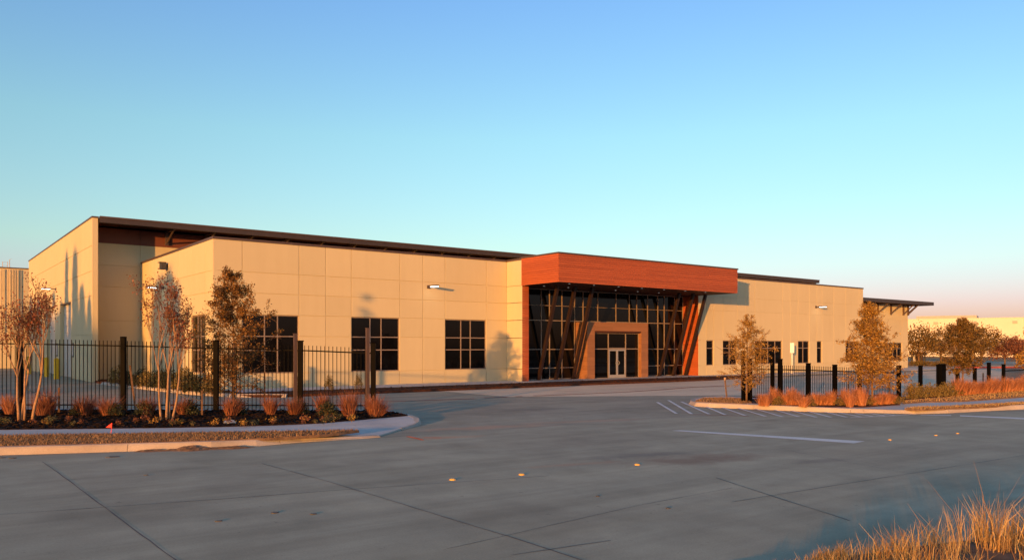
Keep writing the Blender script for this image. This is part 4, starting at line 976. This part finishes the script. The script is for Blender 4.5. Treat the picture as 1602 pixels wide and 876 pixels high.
def bank_grass():
    rnd = np.random.default_rng(77); n = 10500; P = []; Z = []; K = []
    cl = [(rnd.uniform(2.3, 12), rnd.uniform(0, 1), rnd.uniform(.45, 1.25)) for _ in range(150)]
    while len(P) < n:
        c_ = cl[rnd.integers(0, len(cl))]; X = c_[0] + rnd.normal(0, .10); dd = abs(c_[1]*1.5 + rnd.normal(0, .10))
        Y = BANK + .40*X - dd
        if Y < 3.0: continue
        t = math.sqrt(dd/26); z = 0.03 + .07*(1-math.exp(-t*6)); P.append(C2(X, Y)); Z.append(z)
        f = min(1.3, max(.12, .15 + (X-2.2)/2.6)) * (1.45 if rnd.random() < .08 else 1.0)
        K.append(c_[2]*f*(.45 + .55*min(1, (dd+.15)/.5)))
    P = np.array(P); grass = grass_mesh('bank_grass', 'grass_dry', P, np.array(Z), .34, rnd, .0032, .75, np.array(K))
    stuff(grass, 'tall dry golden grass on the bank beside the street', 'grass')
bank_grass()

# soil heap on kerb, red flag, stakes
def soil_heap():
    rnd_ = random.Random(4); a = Vector(G(205, 703, .05)); b = Vector(G(405, 696, .05)); mb = MB(); nu, nv = 40, 8
    d = (b-a); nrm = Vector((-d.y, d.x)).normalized()
    for i in range(nu+1):
        f = i/nu; env = math.sin(math.pi*f)**.6*(0.75+.25*math.sin(f*17))
        for j in range(nv+1):
            g_ = j/nv*2-1; p = a + d*f + nrm*(g_*.30*env)
            mb.v.append((p.x, p.y, -.01 + env*.10*max(0, 1-abs(g_)**1.5)*rnd_.uniform(.7, 1.15)))
    for i in range(nu):
        for j in range(nv): q = i*(nv+1)+j; mb.f.append((q, q+nv+1, q+nv+2, q+1))
    tag(mb.build('soil_heap', 'soil', smooth=False), 'long low heap of loose soil lying against the kerb', 'soil heap')
soil_heap()
x, y = G(174, 676, .17); t = thing('marker_flag', 'small red survey flag on a wire in the verge', 'flag', (x, y, .16))
MB().tube([(x, y, .15), (x+.015, y-.01, .40)], [.006, .005], 5).build('wire', 'flag_red', t)
mb = MB(); mb.v = [(x+.012, y-.01, .28), (x+.015, y-.01, .40), (x-.06, y+.05, .33), (x-.10, y+.08, .29), (x+.012, y-.008, .28), (x+.015, y-.008, .40), (x-.06, y+.052, .33), (x-.10, y+.082, .29)]; mb.f = [(0, 1, 2, 3), (7, 6, 5, 4), (0, 4, 5, 1), (1, 5, 6, 2), (2, 6, 7, 3), (3, 7, 4, 0)]; mb.build('pennant', 'flag_red', t)
def stake(px, py, h, tree_px, th, label, group, lean=0.0, pale=True):
    x, y = G(px, py, .12); t = thing('tree_stake', label, 'stake', (x, y, .1), group)
    MB().bar((x, y, .05), (x + lean, y, .1 + h), .045).build('stave', 'bark', t); MB().box(x+lean-.03, x+lean+.03, y-.03, y+.03, .1+h, .1+h+(.11 if pale else .015)).build('pale_top' if pale else 'stake_tip', 'stake_wood' if pale else 'bark', t)
    if tree_px:
        tx, ty = G(*tree_px, .12); MB().tube([(x + lean*.8, y, h*.75), ((x+tx)/2, (y+ty)/2, (h*.75+th)/2 - .05), (tx, ty, th)], [.012]*3, 4).build('guy_strap', 'strap', t)
gs = 'pale topped stakes along the right beds'
stake(1137, 620, .72, (1168, 629.5), 1.0, 'leaning stake strapped to the thin golden tree by the drive', None, -.12)
stake(1327, 622, .62, None, 0, 'pale topped stake beside the trunk of the pointed golden tree', gs); stake(1358, 622, .62, None, 0, 'pale topped stake beside the trunk of the pointed golden tree', gs); stake(1391, 622, .66, None, 0, 'pale topped stake beside the trunk of the pointed golden tree', gs)
for px, py in ((1478, 613), (1538, 610)): stake(px, py, .75, None, 0, 'pale topped stake among shrubs near the round olive tree', 'stakes near the olive tree')
stake(92, 648, .85, (45, 657.5), 1.0, 'dark stake strapped to the crape myrtle by the bollards', None, pale=False); stake(316, 651, .8, (262, 656.5), 1.0, 'dark stake strapped to the crape myrtle before the recess', None, pale=False); stake(213, 648, 1.55, None, 0, 'tall dark leaning stake left of the pale stemmed crape myrtle', None, -.18, False)
stake(414, 632, 1.2, (366, 633), 1.5, 'stake strapped to the young oak at the corner', None, pale=False)

# ================================================================== neighbours
def far_building():
    a = C2(84, 186); b = C2(140, 150); d = Vector((b[0]-a[0], b[1]-a[1])); L = d.length; d /= L; nn = Vector((d.y, -d.x))
    if (Vector(CAM[:2]) - Vector(a)).dot(nn) < 0: nn = -nn
    t = thing('far_warehouse', 'huge pale yellow windowless warehouse behind the parking lot trees', 'building', (a[0], a[1], 0))
    pl = Plane(a, (d.x, d.y), (nn.x, nn.y)); top = H + (HZ-499.5)/F*180
    us_ = [L*k/9 for k in range(10)]
    panel_wall(t, 'long_wall', pl, us_, [0, 3.6, top], [], mat='far_wall', gap=.05, depth=.03, thick=.4)
    m = MB(); pl.box(m, 0, L, 0, top-.3, -60, -.41); m.build('body', 'far_wall', t)
    m = MB(); pl.box(m, -.1, L+.1, top, top+.12, -.42, .05); m.build('coping', 'far_wall', t)
    for k in range(6): 
        a_ = 5.5 + k*7.5; m = MB(); pl.box(m, a_-.45, a_+.45, top-1.2, top-.6, .0, .12); w = m.build('vent', 'vent', t)
    m = MB(); pl.box(m, 7, 20, top+.2, top+1.4, -30, -20); m.build('roof_unit', 'vent', t)
    for k in range(5): m = MB(); pl.box(m, 10 + k*6, 13 + k*6, 0, 3, -.01, .04); m.build('dock_door', 'dock_door', t)
far_building()
def neighbour():
    u0, z = GV(-40, 417, 55); u1, z1 = GV(60, 417, 55)
    t = thing('neighbour_warehouse', 'cream neighbouring warehouse with pipes behind the tall end wall', 'building', ((u0+u1)/2, 55, 0))
    pl = Plane((u0-10, 55), (1, 0), (0, -1)); L = u1-u0+14
    panel_wall(t, 'wall', pl, [0, L*.3, L*.6, L], [0, 4, 8, z], [], thick=.4)
    m = MB(); pl.box(m, 0, L, 0, z-.2, -20, -.41); m.build('body', 'cream', t)
    MB().box(u0-10, u1+4, 54.9, 55.4, z, z+.1).build('coping', 'bronze', t)
    for px in (12, 16, 20, 24, 28, 2):
        u, _ = GV(px, 420, 54.6); m = MB(); m.tube([(u, 54.75, 3), (u, 54.75, z-.1)], [.045, .045], 6); m.build('pipe', 'tan', t)
    u, _ = GV(15, 405, 56); MB().tube([(u, 56, z-.1), (u, 56, z+1.0), (u+.2, 56, z+1.05)], [.04, .03, .02], 6).build('vent_pipe', 'vent', t)
    u, _ = GV(4, 405, 56)
    fr = MB()
    for dx in (0, .45): fr.bar((u+dx, 56, z-1.5), (u+dx, 56, z+.75), .05)
    for k in range(7): fr.bar((u, 56, z-1.3+k*.33), (u+.45, 56, z-1.3+k*.33), .03)
    fr.build('roof_ladder', 'vent', t)
neighbour()
# kiosk by the far trees
x, y = G(1444, 571.5); t = thing('dark_kiosk', 'dark roofed kiosk with pale opening under the far trees', 'kiosk', (x, y, 0))
for dx, dy in ((-.6, 0), (.5, 0), (-.6, 1), (.5, 1)): MB().box(x+dx, x+dx+.12, y+dy, y+dy+.12, -.05, 1.2).build('post', 'sign_dark', t)
MB().box(x-.7, x+.75, y-.1, y+1.3, 1.2, 1.6).build('roof', 'sign_dark', t); MB().box(x+.05, x+.5, y+.2, y+1, -.05, 1.18).build('cabinet', 'bronze', t); MB().box(x-.4, x, y+.9, y+.95, .2, 1.1).build('notice_board', 'sign_white', t)
# far red kerb
a = G(1495, 575.6); b = G(1640, 575.6)
m = MB(); m.bar((a[0], a[1], .07), (b[0], b[1], .07), .2, .16); tag(m.build('red_kerb', 'paint_red'), 'red painted kerb at the far side of the parking lot', 'kerb')

# trees outside the frame, up-sun: their long shadows fall on the walls
def upsun(u, v, s): return u - LD.x/math.cos(SUN_EL)*s, v - LD.y/math.cos(SUN_EL)*s
TE = math.tan(SUN_EL)
gt = 'trees across the street, left of the yard'
lb = 'dark cypress tree standing in the row across the street'
for (v, z, w, s, k) in ((23.9, 8.9, 2.8, 62, 1), (20.2, 8.5, 4.6, 66, 2), (17.4, 6.2, 4.4, 60, 3), (14.8, 5.0, 3.0, 63, 7), (30.2, 6.4, 3.4, 64, 4), (26.4, 5.3, 3.6, 58, 8), (34.5, 5.0, 4.4, 66, 5), (39.5, 6.2, 4.6, 64, 6), (45, 6.6, 6, 60, 9)):
    x, y = upsun(-3.3, v, s); round_tree((x, y, 0), z + s*TE, w, 80+k, lb, 'leaf_dark', gt, .03, 210, 60, .36, name='cypress_tree', point=True)
for k, (v, z) in enumerate(((15.2, 4.6), (19, 5.3), (23.5, 4.8), (28, 5.2), (33, 4.9), (38, 5.4), (43, 5.6))):
    x, y = upsun(-3.3, v, 72); round_tree((x, y, 0), z + 72*TE, 5.6, 120+k, 'tall dark hedge tree planted behind the cypress row', 'leaf_dark', 'hedge trees behind the cypress row', .02, 110, 60, .36, name='hedge_tree')
for (v, z, w, s, k) in ((10.9, 7.0, 3.8, 58, 11), (8.4, 7.4, 4.2, 55, 12)):
    x, y = upsun(0, v, s); round_tree((x, y, 0), z + s*TE, w, 80+k, 'dark broad tree standing across the street beside the cypress row', 'leaf_dark', 'broad trees by the cypress row', .04, 300, 60, .36, name='broad_tree')
x, y = upsun(8.7, 0, 48); round_tree((x, y, 0), 5.3 + 48*TE, .75, 99, 'slender young cypress standing alone across the street', 'leaf_dark', None, .1, 40, 40, .16, name='slender_cypress', point=True)
